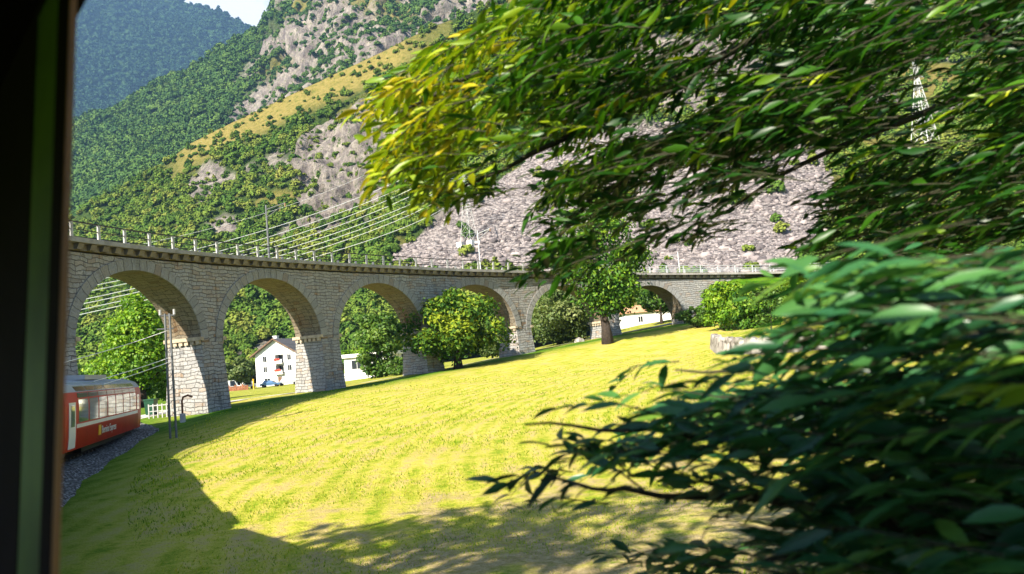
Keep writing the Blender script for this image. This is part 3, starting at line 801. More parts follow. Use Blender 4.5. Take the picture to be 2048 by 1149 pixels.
make_tree('broadleaf_tree', 'big sunlit lime green tree filling the leftmost arch above the train', 'tree', (-35.6, 75.5, 1.5), 11.0, 9.8, .6, 'leaf_lime', 17000, .34, .4, 'cone', 46)
make_tree('broadleaf_tree', 'dense mid green tree beside the flat-roofed white building', 'tree', (ray(756, 700).x*96, 96, 2.0), 8.4, 6.6, .3, 'leaf_mid', 9000, .4, .3, 'round', 30)
make_tree('broadleaf_tree', 'wide pale olive tree filling the arch left of the tall dark tree', 'tree', (ray(1118, 670).x*98, 98, 4.4), 7.4, 11.5, .2, 'leaf_olive', 12000, .4, .3, 'round', 34)
make_tree('broadleaf_tree', 'small tree with thin trunk before the low white building', 'tree', (ray(1323, 640).x*99, 99, gz(ray(1323, 640).x*99, 99)), 5.2, 7.0, 1.4, 'leaf_mid', 6000, .36, .18, 'flat', 24)
make_tree('shrub', 'low grey-green shrub beneath the arch right of the bushy yellow-green tree', 'shrub', (ray(985, 715).x*90, 90, gz(ray(985, 715).x*90, 90)), 3.0, 4.4, .1, 'leaf_olive', 3000, .3, .1, 'round', 14)
make_tree('shrub', 'round green shrub at the foot of the tree beside the flat-roofed building', 'shrub', (ray(792, 735).x*90, 90, gz(ray(792, 735).x*90, 90)), 2.2, 3.4, .05, 'leaf_mid', 2600, .3, .1, 'round', 12)
make_tree('broadleaf_tree', 'feathery brownish tree left of the gabled white house', 'tree', (ray(478, 760).x*170, 170, 1.3), 7.0, 7.0, 1.2, 'leaf_olive', 4000, .6, .3, 'flat', 18)
for i, (px, Yd, h, wd, mt, lb) in enumerate([(455, 176, 6.5, 6, 'leaf_mid', 'mid green tree close to the second pier behind the parked white vans'), (640, 215, 10, 9, 'leaf_lime', 'bright green tree beside the gabled white house'), (690, 165, 7, 6, 'leaf_lime', 'pale green tree just left of the flat-roofed building'), (735, 150, 8, 8, 'leaf_lime', 'light green tree behind the flat-roofed building'), (165, 100, 6, 7, 'leaf_mid', 'green tree behind the lime green tree, next to the first pier'), (330, 120, 7, 7, 'leaf_mid', 'shaded green tree between the lime green tree and the second pier')]):
    make_tree('broadleaf_tree', lb, 'tree', g_at(px, Yd), h, wd, .5, mt, 4000, .5, .25, 'round', 20)
# bushes and the young tree on the bank at the end of the viaduct
for px, Yd, h, wd, mt, lb in [(1462, 74, 4.6, 5.5, 'leaf_lime', 'bright green bush on the bank below the end of the viaduct'), (1400, 80, 2.2, 4.0, 'leaf_mid', 'low green bush hugging the abutment of the viaduct'), (1520, 66, 4.4, 4.5, 'leaf_dark', 'dark leafy bush above the dry stone wall'), (1640, 70, 5.0, 6.5, 'leaf_lime', 'yellow-green bush on the bank right of the dark leafy bush'), (1780, 70, 6.0, 7.5, 'leaf_mid', 'mid green bush on the bank farther right of the yellow-green bush'), (1520, 82, 3.4, 6.0, 'leaf_mid', 'green bush high on the bank just under the tube railing'), (1610, 84, 3.6, 7.0, 'leaf_dark', 'dark bush high on the bank under the far end of the railing')]:
    make_tree('bush', lb, 'bush', g_at(px, Yd), h, wd, .1, mt, 5000, .3, .1, 'round', 22)

make_tree('broadleaf_tree', 'tall tree on the far side of the train whose shade falls across the meadow', 'tree', (-12.5, -1.5, .3), 15.5, 12.5, 5., 'leaf_mid', 2400, .55, .4, 'round', 26)
# dry stone wall holding a grassy terrace
def wall_stone():
    t = NT('dry_stone'); p = t.objc(); v = t.n('ShaderNodeTexVoronoi'); t.l(p, v.inputs['Vector']); v.inputs['Scale'].default_value = 2.6
    c = t.ramp(v.outputs['Color'], [(0, (.18, .16, .14)), (.5, (.32, .29, .26)), (1, (.44, .41, .37))])
    c = t.mix(t.step(v.outputs['Distance'], .55, .80), c, (.10, .085, .07))
    return t.done(t.pr(c, .9, t.bump(v.outputs['Distance'], -1., .25), 0, .2))
M['dry_stone'] = wall_stone()
wpx = [(1418, 668, 60), (1432, 676, 56), (1470, 684, 53), (1530, 690, 51), (1600, 690, 50), (1680, 684, 49.5), (1780, 676, 49)]
W0 = []
for px, py, Yd in wpx: 
    x = ray(px, py).x*Yd; W0.append(Vector((x, Yd, gz(x, Yd))))
def dens_poly(P, n):
    out = []
    for i in range(len(P)-1):
        for k in range(n): out.append(P[i].lerp(P[i+1], k/n))
    return out + [P[-1]]
W1 = dens_poly(W0, 8)
dw = empty('dry_stone_wall', W1[0], 0, label='low dry stone retaining wall curving below the grassy terrace', cat='wall')
b = MB(); wl = []
for i, p in enumerate(W1):
    q = W1[min(i+1, len(W1)-1)] - W1[max(i-1, 0)]; q.z = 0; q.normalize(); n = Vector((-q.y, q.x, 0))
    hgt = 1.05 + .12*sin(i*1.7) + random.uniform(-.08, .08)
    wl.append([p - n*.12 + Vector((0, 0, -.3)), p + n*.10 + Vector((0, 0, hgt)), p + n*.55 + Vector((0, 0, hgt-.02)), p + n*.6 + Vector((0, 0, -.3))])
O = Vector(W1[0])
for i in range(len(wl)-1):
    for k in range(4):
        j = (k+1) % 4; b.face([wl[i][k]-O, wl[i+1][k]-O, wl[i+1][j]-O, wl[i][j]-O])
b.face([p-O for p in wl[0]]); b.face([p-O for p in reversed(wl[-1])])
b.build('stonework', M['dry_stone'], dw)
rows = []
for i, p in enumerate(wl):
    a_ = p[2] + Vector((0, 0, -.03)); dirn = (p[2]-p[1]); dirn.z = 0; dirn.normalize(); row = []
    for k in range(8):
        q = a_ + dirn*k*1.6; row.append((q.x, q.y, max(gz(q.x, q.y) - .1*(k > 6), a_.z + .08*k + .03*random.random() - max(0, k-5)*.5)))
    rows.append(row)
R_ = np.array(rows); tag(grid_mesh('terrace', R_, M['meadow'], {'green': np.full(R_.shape[:2], .35)}), kind='structure')
make_tree('young_fruit_tree', 'thin young fruit tree with open crown above the dry stone wall', 'tree', (ray(1547, 690).x*53, 53, W1[24].z + .9), 3.4, 3.2, .9, 'leaf_mid', 900, .22, .06, 'flat', 14)

# ------------------------------------------------------------------ houses beyond the arches
def window(parent, M4, w_, h_, mullion=True):
    """window in the local XZ plane of M4 facing -Y"""
    b = MB(); f = .07
    for x0, x1, z0, z1 in ((-w_/2-f, w_/2+f, -f, 0), (-w_/2-f, w_/2+f, h_, h_+f), (-w_/2-f, -w_/2, 0, h_), (w_/2, w_/2+f, 0, h_)):
        b.box(x0, x1, -.05, .05, z0, z1, 0, M4)
    if mullion: b.box(-.03, .03, -.04, .03, 0, h_, 0, M4)
    fo = b.build('window', M['train_white'], parent)
    MB().box(-w_/2, w_/2, -.02, .02, 0, h_, 0, M4).build('pane', M['window_glass'], fo)
def T(x, y, z): return Matrix.Translation((x, y, z))
RX = lambda k: Matrix.Rotation(k, 4, 'Z')
HY = 190.
hx = ray(555, 772).x*HY
ho = empty('gabled_house', (hx, HY, 3.5 - .0 - (772-752)/1600*HY + .1), radians(-16), label='white three-storey house with gable, balconies and dark roof', cat='house')
hw, hd, he = 5.6, 12., 7.6; ridge = 10.9
b = MB()
# gable walls, side walls, with a recess for the balconies on the gable
bw0, bw1 = -.2, 2.0
def fr(x0, x1, z0, z1): b.face([(x0, 0, z0), (x1, 0, z0), (x1, 0, z1), (x0, 0, z1)])
lv = [(2.7, 4.7), (5.2, 7.2)]
fr(-hw, bw0, 0, he); fr(bw1, hw, 0, he)
fr(bw0, bw1, 0, 2.7); fr(bw0, bw1, 4.7, 5.2); fr(bw0, bw1, 7.2, he)
b.face([(-hw, 0, he), (hw, 0, he), (0, 0, ridge)])
b.face([(-hw, hd, 0), (-hw, hd, he), (0, hd, ridge), (hw, hd, he), (hw, hd, 0)])
b.face([(-hw, 0, 0), (-hw, 0, he), (-hw, hd, he), (-hw, hd, 0)]); b.face([(hw, 0, 0), (hw, hd, 0), (hw, hd, he), (hw, 0, he)])
for z0, z1 in lv:
    b.face([(bw0, 0, z0), (bw0, 0, z1), (bw0, 1.3, z1), (bw0, 1.3, z0)]); b.face([(bw1, 0, z0), (bw1, 1.3, z0), (bw1, 1.3, z1), (bw1, 0, z1)])
    b.face([(bw0, 0, z0), (bw0, 1.3, z0), (bw1, 1.3, z0), (bw1, 0, z0)]); b.face([(bw0, 0, z1), (bw1, 0, z1), (bw1, 1.3, z1), (bw0, 1.3, z1)])
    b.face([(bw0, 1.3, z0), (bw0, 1.3, z1), (bw1, 1.3, z1), (bw1, 1.3, z0)])
b.build('wall', M['plaster'], ho)
b = MB(); ov = .9; sl_ = (ridge-he)/hw
for s in (-1, 1):
    e = Vector((s*(hw+ov), -ov, he - ov*sl_)); r_ = Vector((0, -ov, ridge)); up = Vector((0, 0, .22))
    q = [e, Vector((e.x, hd+ov, e.z)), Vector((0, hd+ov, ridge)), r_]
    if s < 0: q.reverse()
    b.hexa([p + Vector((0, 0, .02)) for p in q], [p + up for p in q])
ro = b.build('roof', M['slate'], ho)
b = MB()
for s in (-1, 1):
    a_ = Vector((s*(hw+ov), -ov-.06, he-ov*sl_-.05)); c_ = Vector((0, -ov-.06, ridge-.05))
    b.hexa([a_, a_ + Vector((0, .05, 0)), c_ + Vector((0, .05, 0)), c_] if s < 0 else [c_, c_ + Vector((0, .05, 0)), a_ + Vector((0, .05, 0)), a_], [p + Vector((0, 0, .3)) for p in ([a_, a_ + Vector((0, .05, 0)), c_ + Vector((0, .05, 0)), c_] if s < 0 else [c_, c_ + Vector((0, .05, 0)), a_ + Vector((0, .05, 0)), a_])])
b.build('verge_board', M['wood'], ho)
MB().box(-1.9, -.9, 2.2, 3.1, ridge-1.0, ridge+.75).box(-2.0, -.8, 2.1, 3.2, ridge+.75, ridge+.95).build('chimney', M['plaster'], ro)
for x in (-3.0, 3.6):
    for z in (3.3, 5.8): window(ho, T(x, -.02, z), .95, 1.25)
window(ho, T(-2.6, -.02, .7), 1.5, 1.1)
for z0, z1 in lv:
    bo = MB().box(bw0+.02, bw1-.02, -.75, .0, z0-.16, z0-.005).box(bw0+.02, bw1-.02, -.75, -.68, z0-.005, z0+.85).build('balcony', M['plaster'], ho)
    b = MB()
    for k in range(26):
        x = random.uniform(bw0+.1, bw1-.5); r_ = random.uniform(.10, .2); z = z0 + .82 + random.uniform(0, .16)
        b.hexa([(x-r_, -.95, z-r_), (x+r_, -.95, z-r_), (x+r_, -.72, z-r_), (x-r_, -.72, z-r_)], [(x-r_*.5, -.9, z+r_), (x+r_*.5, -.9, z+r_), (x+r_*.5, -.76, z+r_), (x-r_*.5, -.76, z+r_)])
    b.build('flowers', M['geranium'], bo)
    MB().box(.1, 1.1, 1.2, 1.28, z0+.02, z1-.2).build('balcony_door', M['window_glass'], ho)
MB().box(.3, 1.3, -.05, .03, 0, 2.0).build('door', M['wood'], ho)

bx = ray(706, 740).x*138
fo = empty('flat_roofed_building', (bx, 138, gz(bx, 138)), radians(-8), label='small white flat-roofed building beside a dense green tree', cat='building')
MB().box(-1.5, 7.0, 0, 6, -.5, 3.9).build('wall', M['plaster'], fo)
MB().box(-1.9, 7.4, -.5, 6.4, 3.9, 4.5).build('roof', M['concrete'], fo)
window(fo, T(.8, -.02, 1.9), 1.9, 1.5)
MB().box(-5.0, -1.55, 1.0, 4.5, -.5, .9).box(-5.2, -1.55, .8, 4.7, .9, 1.25).build('side_wing', M['plaster'], fo)
x0, x1 = ray(1250, 640).x*113, ray(1392, 640).x*113
lz = 3.5 + (689-647)/1600*113 - .3
lo = empty('long_low_building', (x0, 113, lz), radians(2), label='long low white building with terracotta roof seen through the last arch', cat='building')
Lw = x1-x0
MB().box(0, Lw, 0, 6, -1.2, 1.75).build('wall', M['plaster'], lo)
b = MB(); b.hexa([(-.3, -.4, 1.75), (Lw+.3, -.4, 1.75), (Lw+.3, 6.4, 1.75), (-.3, 6.4, 1.75)], [(-.3, 2.2, 2.9), (Lw+.3, 2.2, 2.9), (Lw+.3, 3.8, 2.9), (-.3, 3.8, 2.9)]); b.build('roof', M['terracotta'], lo)
for x in (2.2, 7.6, 9.2): window(lo, T(x, -.02, .4), .6, .8)

# ------------------------------------------------------------------ parked vehicles
def vehicle(name, label, cat, loc, rz, paint, L=4.2, W=1.75, Hh=1.45, van=False, group=None):
    t = empty(name, loc, rz, label=label, cat=cat, group=group)
    if van: prof = [(-L/2, .45), (-L/2, Hh-.1), (-L/2+.15, Hh), (L/2-1.3, Hh), (L/2-.75, 1.15), (L/2-.05, .95), (L/2, .45)]
    else: prof = [(-L/2, .4), (-L/2+.03, .8), (-L/2+.5, .92), (-L/2+.95, Hh), (L/2-1.9, Hh), (L/2-1.15, .95), (L/2-.1, .78), (L/2, .4)]
    b = MB(); n = len(prof)
    def sec(y, f): return [(x, y*(f if z > 1.0 else 1), z) for x, z in prof]
    A, B = sec(-W/2, .84), sec(W/2, .84)
    for i in range(n): j = (i+1) % n; b.face([A[i], B[i], B[j], A[j]])
    b.face(list(A)); b.face(list(reversed(B)))
    b.build('body', paint, t)
    b = MB(); z0 = 1.0
    for s in (-1, 1):
        y0, y1 = s*(W/2*.93+.02), s*(W/2*.85+.02)
        xa, xb, xc, xd = (-L/2+.75, L/2-1.35, L/2-1.95, -L/2+1.05) if not van else (L/2-2.2, L/2-.9, L/2-1.35, L/2-2.2)
        q = [(xa, y0, z0), (xb, y0, z0), (xc, y1, Hh-.1), (xd, y1, Hh-.1)]
        b.face(q if s < 0 else list(reversed(q)))
    b.face([(L/2-1.12, -W*.36, 1.0), (L/2-1.12, W*.36, 1.0), (L/2-1.80, W*.33, Hh-.08), (L/2-1.80, -W*.33, Hh-.08)] if not van else [(L/2-.72, -W*.4, 1.2), (L/2-.72, W*.4, 1.2), (L/2-1.22, W*.36, Hh-.12), (L/2-1.22, -W*.36, Hh-.12)])
    b.build('glazing', M['window_glass'], t)
    for x in (-L/2+.75, L/2-.8):
        for s in (-1, 1): 
            MB().bar((x, s*(W/2-.2), .32), (x, s*(W/2+.02), .32), .32, 14).build('wheel', M['rubber'], t, False)
    return t
def vat(px, py, Yd): 
    x = ray(px, py).x*Yd; return (x, Yd, gz(x, Yd) + .02)
vehicle('parked_car', 'blue parked car in front of the gabled white house', 'car', vat(541, 768, 172), radians(5), M['car_blue'])
vehicle('parked_car', 'silver parked car beside the blue car before the gabled house', 'car', vat(577, 765, 174), radians(8), M['car_silver'], 4.4, 1.8, 1.5)
vehicle('parked_van', 'white van parked next to the second pier, left of its twin', 'van', vat(457, 768, 168), radians(20), M['car_white'], 5.0, 1.9, 2.2, True, 'white vans left of the house')
vehicle('parked_van', 'white van parked beneath the feathery tree, nearer the gabled house', 'van', vat(487, 766, 176), radians(10), M['car_white'], 5.4, 2.0, 2.3, True, 'white vans left of the house')
fx0 = ray(455, 775).x*158; fx1 = ray(497, 775).x*158
b = MB()
for k in range(9):
    x = (fx1-fx0)*k/9; b.box(x, x + (fx1-fx0)/9*.88, -.04, .04, .05, .95 + .25*((k*7) % 3 == 0))
b.box(0, fx1-fx0, .05, .1, .3, .42).box(0, fx1-fx0, .05, .1, .7, .82)
tag(b.build('board_fence', M['rust'], None, False, (fx0, 158, gz((fx0+fx1)/2, 158))), 'rusty orange board fence before the parked white vans', 'fence')
yp = vat(507, 768, 165)
tag(MB().bar((0, 0, 0), (0, 0, 1.9), .15, 8).bar((0, 0, 1.9), (0, 0, 2.05), .19, 8).build('gate_post', M['yellow'], None, False, yp), 'yellow post at the left corner of the gabled house', 'post')

# ------------------------------------------------------------------ trackside pole and its wires
pb = foot(347, 878, 26, 44)
tp = empty('catenary_pole', pb, radians(20), label='twin-leg grey trackside pole beside the red train', cat='pole')
H = 6.1
for x in (-.14, .14): MB().bar((x, 0, -.4), (x*.75, 0, H), .055, 8).build('leg', M['pole_grey'], tp, True)
b = MB()
for k in range(9): b.bar((-.13, 0, .4+k*.62), (.13, 0, .7+k*.62), .018, 4)
b.build('lacing', M['pole_grey'], tp)
b = MB().bar((-.35, 0, H-.1), (.35, 0, H-.1), .04).bar((-.5, 0, H-.75), (.25, 0, H-.75), .035); b.build('cross_arm', M['pole_grey'], tp)
for x in (-.32, .32): MB().bar((x, 0, H-.06), (x, 0, H+.2), .06, 8).build('insulator', M['postc'], tp)
def wire_thing(name, label, cat, pts, r, mat, group):
    p0 = Vector(pts[len(pts)//2]); o = MB().tube([Vector(p)-p0 for p in pts], r, 5).build(name, mat, None, True, p0)
    return tag(o, label, cat, group)
def quad_px(A, B, C, n=26):       # a hanging wire through three sightings (px, py, distance)
    pts = []
    for k in range(n):
        t = k/(n-1)
        f = lambda i: A[i]*2*(t-.5)*(t-1) + B[i]*-4*t*(t-1) + C[i]*2*t*(t-.5)
        pts.append(at(f(0), f(1), f(2)))
    return pts
for i, (a_, c_, lb) in enumerate([((337, 661), (40, 745), 'topmost of the wires running left from the twin-leg pole'), ((338, 716), (60, 792), 'middle wire running left from the twin-leg pole'), ((340, 724), (60, 806), 'lowest of the wires running left from the twin-leg pole')]):
    m = ((a_[0]+c_[0])/2, (a_[1]+c_[1])/2 + 6)
    wire_thing('trackside_wire', lb, 'wire', quad_px((*a_, pb[1]), (*m, pb[1]-3), (*c_, pb[1]-6)), .016, M['wire'], 'wires on the trackside pole')

# ------------------------------------------------------------------ transmission towers and power lines
def pylon(label, base, H, wd, rz, br_=.08):
    t = empty('transmission_tower', base, rz, label=label, cat='transmission tower', group='lattice transmission towers on the slope')
    def leg(sx, sy, z):
        f = 1 - .86*min(1, z/(H*.78)) if z < H*.78 else .14
        return Vector((sx*wd/2*f, sy*wd/2*f, z))
    cs = [(-1, -1), (1, -1), (1, 1), (-1, 1)]; lv_ = [0]; 
    while lv_[-1] < H-.5: lv_.append(min(H, lv_[-1] + max(1.6, (1-.8*lv_[-1]/H)*wd*.9)))
    for sx, sy in cs:
        b = MB()
        for z0, z1 in zip(lv_[:-1], lv_[1:]): b.bar(leg(sx, sy, z0), leg(sx, sy, z1), br_*2, 4)
        b.build('leg', M['lattice'], t)
    b = MB()
    for z0, z1 in zip(lv_[:-1], lv_[1:]):
        for k in range(4):
            p, q = cs[k], cs[(k+1) % 4]
            b.bar(leg(*p, z0), leg(*q, z1), br_, 4).bar(leg(*q, z0), leg(*p, z1), br_, 4).bar(leg(*p, z1), leg(*q, z1), br_, 4)
    b.build('bracing', M['lattice'], t)
    for z, L in ((H*.80, 4.2), (H*.89, 3.6), (H*.97, 2.6)):
        b = MB()
        for s in (-1, 1):
            tip = Vector((s*L, 0, z))
            for y in (-.5, .5): b.bar(Vector((s*.5, y, z-.1)), tip, .08, 4).bar(Vector((s*.5, y, z+1.1)), tip, .07, 4)
        b.build('cross_arm', M['lattice'], t)
    b = MB()
    for sx, sy in cs: b.box(sx*wd/2-1.1, sx*wd/2+1.1, sy*wd/2-.9, sy*wd/2+.9, -3.5, 1.0)
    b.build('footing', M['concrete'], t)
    return t
def hillpoint(P, px, py):
    best = None
    for i in range(P.shape[0]):
        for j in range(P.shape[1]):
            q = P[i, j]; a_, b_ = proj(q); d = (a_-px)**2 + (b_-py)**2
            if best is None or d < best[0]: best = (d, Vector(q))
    return best[1]
q = hillpoint(PB, 1850, 295); pylon('tall lattice tower on the green slope at upper right', q, 185/1600*q.y, 7.5, radians(28))
q2 = hillpoint(PB, 936, 492); q2 = q2 - Vector((0, .0, 0)); pylon('lattice tower with white footings standing on the scree slope', q2, 150/1600*q2.y, 4.6, radians(-35), .03)
YT = q2.y - 4
WL = [((735, 348), (400, 463), (-40, 540)), ((800, 361), (415, 493), (-40, 578)), ((835, 363), (432, 505), (-40, 600)), ((838, 371), (465, 508), (-40, 610)),
      ((852, 378), (485, 512), (-40, 622)), ((902, 371), (520, 514), (-40, 640)), ((910, 374), (540, 518), (-40, 648)), ((915, 380), (565, 521), (-40, 660)), ((905, 405), (605, 522), (-40, 672))]
ordn = ['topmost and thinnest', 'second from the top', 'third from the top', 'fourth from the top', 'fifth from the top', 'fourth from the bottom', 'third from the bottom', 'second from the bottom', 'lowest']
for i, (a_, m_, c_) in enumerate(WL):
    # extend each sighting to the tower head behind the foliage
    head = (930 + (i % 3)*4, 352 + i*5)
    pts = quad_px((*a_, YT-12), (*m_, 190), (*c_, 118), 40)
    if i: pts = [at(*head, YT)] + pts
    wire_thing('power_line', 'pale overhead power line behind the viaduct, %s of nine' % ordn[i], 'power line', pts, (0.04 if i == 0 else .08), M['wire'], 'power lines descending from the tower')

# small lineside things at the foot of the second pier
fp = foot(312, 836, 38, 62)
b = MB(); fxv = (ray(352, 830).x-ray(298, 830).x)*fp[1]
for k in range(7): b.box(fxv*k/6-.03, fxv*k/6+.03, -.03, .03, -.1, .85)
b.box(0, fxv, -.02, .02, .72, .78).box(0, fxv, -.02, .02, .38, .43)
tag(b.build('rail_fence', M['postc'], None, False, (ray(298, 830).x*fp[1], fp[1], fp[2])), 'small pale rail fence between the train and the second pier', 'fence')
bp = foot(303, 832, 46, 62)
bo = empty('wheelie_bin', bp, 0, label='dark green bin behind the small pale rail fence', cat='bin')
b = MB(); b.hexa([(-.25, -.25, .08), (.25, -.25, .08), (.25, .25, .08), (-.25, .25, .08)], [(-.32, -.32, 1.0), (.32, -.32, 1.0), (.32, .32, 1.0), (-.32, .32, 1.0)]); b.build('body', M['bin'], bo)
MB().box(-.35, .35, -.36, .36, 1.0, 1.08).build('lid', M['bin'], bo)
for x in (-.22, .22): MB().bar((x-.04, .2, .09), (x+.04, .2, .09), .09, 10).build('wheel', M['rubber'], bo)
sp_ = foot(366, 845, 30, 52)
so_ = empty('standpipe', sp_, 0, label='rusty bent standpipe standing before the second pier', cat='standpipe')
MB().tube([(0, 0, -.2), (0, 0, 1.2), (.08, 0, 1.42), (.35, 0, 1.5), (.6, 0, 1.38)], .06, 8).build('pipe', M['rust'], so_, True)
MB().box(-.12, .12, -.12, .12, -.1, .5).build('base', M['galv'], so_)
for px, py, r_, lb in [(372, 858, .28, 'pale stone in the grass right of the twin-leg pole')]:
    p = foot(px, py, 30, 50); b = MB()
def boulder(loc, r_, label, group=None):
    b = MB(); nlat, nlon = 7, 10; rows = []
    for i in range(nlat+1):
        row = []
        for j in range(nlon):
            t, f = pi*i/nlat, 2*pi*j/nlon; d = Vector((sin(t)*cos(f), sin(t)*sin(f), cos(t)*.65))
            row.append(d*r_*(1+.35*mnoise.noise(d*1.7+Vector(loc)*.3)))
        rows.append(row)
    for i in range(nlat):
        for j in range(nlon): k = (j+1) % nlon; b.face([rows[i][j], rows[i+1][j], rows[i+1][k], rows[i][k]])
    return tag(b.build('boulder', M['dry_stone'], None, False, Vector(loc) + Vector((0, 0, r_*.2))), label, 'boulder', group)
boulder(foot(1158, 676, 60, 84), .55, 'pale flat stone on the grass left of the tall dark tree')

# ------------------------------------------------------------------ the red train
def coach_profile():
    # half section (y right positive, z) of a panorama coach
    return [(-1.33, .42), (-1.36, .9), (-1.36, 1.40), (-1.35, 2.15), (-1.27, 2.58), (-1.06, 2.86), (-.6, 3.02), (0, 3.06)]
def coach(s0, s1, label, mirror_text=True, yawfix=0.):
    """panorama coach: local x forward, y left, z above the rails"""
    pa, pb_ = track(s0), track(s1); mid = (pa+pb_)/2; d = pb_-pa
    t = empty('train_carriage', mid, atan2(d.y, d.x), label=label, cat='train carriage', group='red panorama carriages of the train')
    t.rotation_euler = (radians(3.0), 0, atan2(d.y, d.x))
    L = (d.length-.7)/2
    prof = coach_profile(); full = prof + [(-y, z) for y, z in reversed(prof[:-1])]
    def band(i0, i1, x0, x1, mat, name, off=0., parent=t):
        b = MB()
        for i in range(i0, i1):
            (y0, z0), (y1, z1) = full[i], full[i+1]
            n = Vector((z1-z0, -(y1-y0))).normalized()*-off
            p = lambda x, y, z: (x, y + n.x*(1 if True else 1), z + n.y)
            b.face([p(x0, y0, z0), p(x1, y0, z0), p(x1, y1, z1), p(x0, y1, z1)])
        return b.build(name, mat, parent)
    N = len(full)-1
    # shell with flat ends
    b = MB(); xs = [-L, -L+.25, L-.25, L]; sc_ = [.90, 1, 1, .90]
    def rg(k): return [Vector((xs[k], y*sc_[k], .42+(z-.42)*(.97 if sc_[k] < 1 else 1))) for y, z in full]
    for k in range(3):
        A, B = rg(k), rg(k+1)
        for i in range(N): b.face([A[i], B[i], B[i+1], A[i+1]], None, (0 if i in (0, 1, N-1, N-2) else (1 if 3 < i < N-4 else 0)))
        b.face([A[0], A[-1], B[-1], B[0]])
    b.face(rg(0)); b.face(list(reversed(rg(3))))
    b.build('body', [M['train_red'], M['train_roof']], t)
    for sg in (-1, 1):
        def sidebox(x0, x1, z0, z1, th_, name, mat, parent=t):
            b = MB(); y = lambda z: np.interp(z, [q[1] for q in prof], [q[0] for q in prof])
            zs = np.linspace(z0, z1, 5)
            for k in range(4):
                a0, a1 = -y(zs[k])+.0, -y(zs[k+1])+.0
                for o in (th_,):
                    q = [(x0, sg*(a0+o), zs[k]), (x1, sg*(a0+o), zs[k]), (x1, sg*(a1+o), zs[k+1]), (x0, sg*(a1+o), zs[k+1])]
                    b.face(q if sg < 0 else list(reversed(q)))
            for zz in (z0, z1):
                a0 = -y(zz); q = [(x0, sg*a0, zz), (x1, sg*a0, zz), (x1, sg*(a0+th_), zz), (x0, sg*(a0+th_), zz)]; b.face(q)
            for xx in (x0, x1):
                for k in range(4):
                    a0, a1 = -y(zs[k]), -y(zs[k+1]); b.face([(xx, sg*a0, zs[k]), (xx, sg*(a0+th_), zs[k]), (xx, sg*(a1+th_), zs[k+1]), (xx, sg*a1, zs[k+1])])
            return b.build(name, mat, parent)
        x0, x1 = -L+2.1, L-1.7; nw = 7; wd = (x1-x0)/nw
        for k in range(nw):
            sidebox(x0+k*wd+.10, x0+(k+1)*wd-.10, 1.42, 2.30, .012, 'window', M['coach_glass'])
            sidebox(x0+k*wd+.05, x0+(k+1)*wd-.05, 2.36, 2.93, .012, 'roof_window', M['window_glass'])
        sidebox(x0-.2, x1+.4, 1.22, 1.36, .014, 'waist_stripe', M['train_white'])
        sidebox(x1+.25, x1+.9, 1.42, 2.2, .012, 'narrow_window', M['coach_glass'])
        do = sidebox(-L+.75, -L+1.7, .5, 2.2, .02, 'door', M['train_white'])
        sidebox(-L+.95, -L+1.5, 1.3, 2.1, .03, 'door_window', M['coach_glass'], do)
        sidebox(x0-.1, x1+.6, .44, 1.18, .008, 'lower_panel', M['train_brown'])
    # lettering along the side towards the meadow
    cu = bpy.data.curves.new('lettering', 'FONT'); cu.body = 'Bernina Express'; cu.size = .46; cu.extrude = .004
    tmp = bpy.data.objects.new('lettering_curve', cu); COL.objects.link(tmp); bpy.context.view_layer.update()
    tme = bpy.data.meshes.new_from_object(tmp.evaluated_get(bpy.context.evaluated_depsgraph_get())); bpy.data.objects.remove(tmp)
    to = bpy.data.objects.new('lettering', tme); COL.objects.link(to); to.parent = t; tme.materials.clear(); tme.materials.append(M['train_white'])
    to.location = (-1.9, -1.36-.03, .74); to.rotation_euler = (pi/2, 0, 0)
    MB().box(-2.45, -2.05, -1.375-.02, -1.36, .70, 1.12).build('emblem', M['yellow'], t)
    # roof gear, underframe, bogies, end lamps
    MB().box(-L+.4, -L+2.2, -.75, .75, 3.05, 3.22).build('roof_hatch', M['train_white'], t)
    MB().box(-1.5, 2.8, -.6, .6, 3.06, 3.27).build('roof_unit', M['train_roof'], t)
    MB().box(-L+3.6, L-3.6, -1.15, 1.15, .18, .44).build('underframe', M['rubber'], t)
    for x in (-L+2.4, L-2.4):
        bo = MB().box(x-1.2, x+1.2, -.85, .85, .3, .42).build('bogie', M['rubber'], t)
        for dx in (-.75, .75):
            for y in (-.58, .58): MB().bar((x+dx, y-.05, .36), (x+dx, y+.05, .36), .34, 16).build('wheel', M['rail'], bo)
    for x in (-L-.0, L+.0):
        s = 1 if x > 0 else -1
        MB().box(x-.02 if s < 0 else x-.02, x+.02, -.5, .5, .5, 2.4).build('end_door', M['train_red'], t)
        for y in (-.95, .95):
            MB().bar((x, y, 2.0), (x+s*.05, y, 2.0), .09, 12).build('tail_lamp', M['lamp_red'], t)
    MB().box(-L-.72, -L-.02, -.95, 1.1, .5, 2.95).build('gangway', M['rubber'], t)
    return t
coach(33.2, 49.8, 'red panorama carriage farthest along the curve, heading under the viaduct')
coach(16.2, 32.8, 'red panorama carriage next ahead, mostly hidden behind the window post')

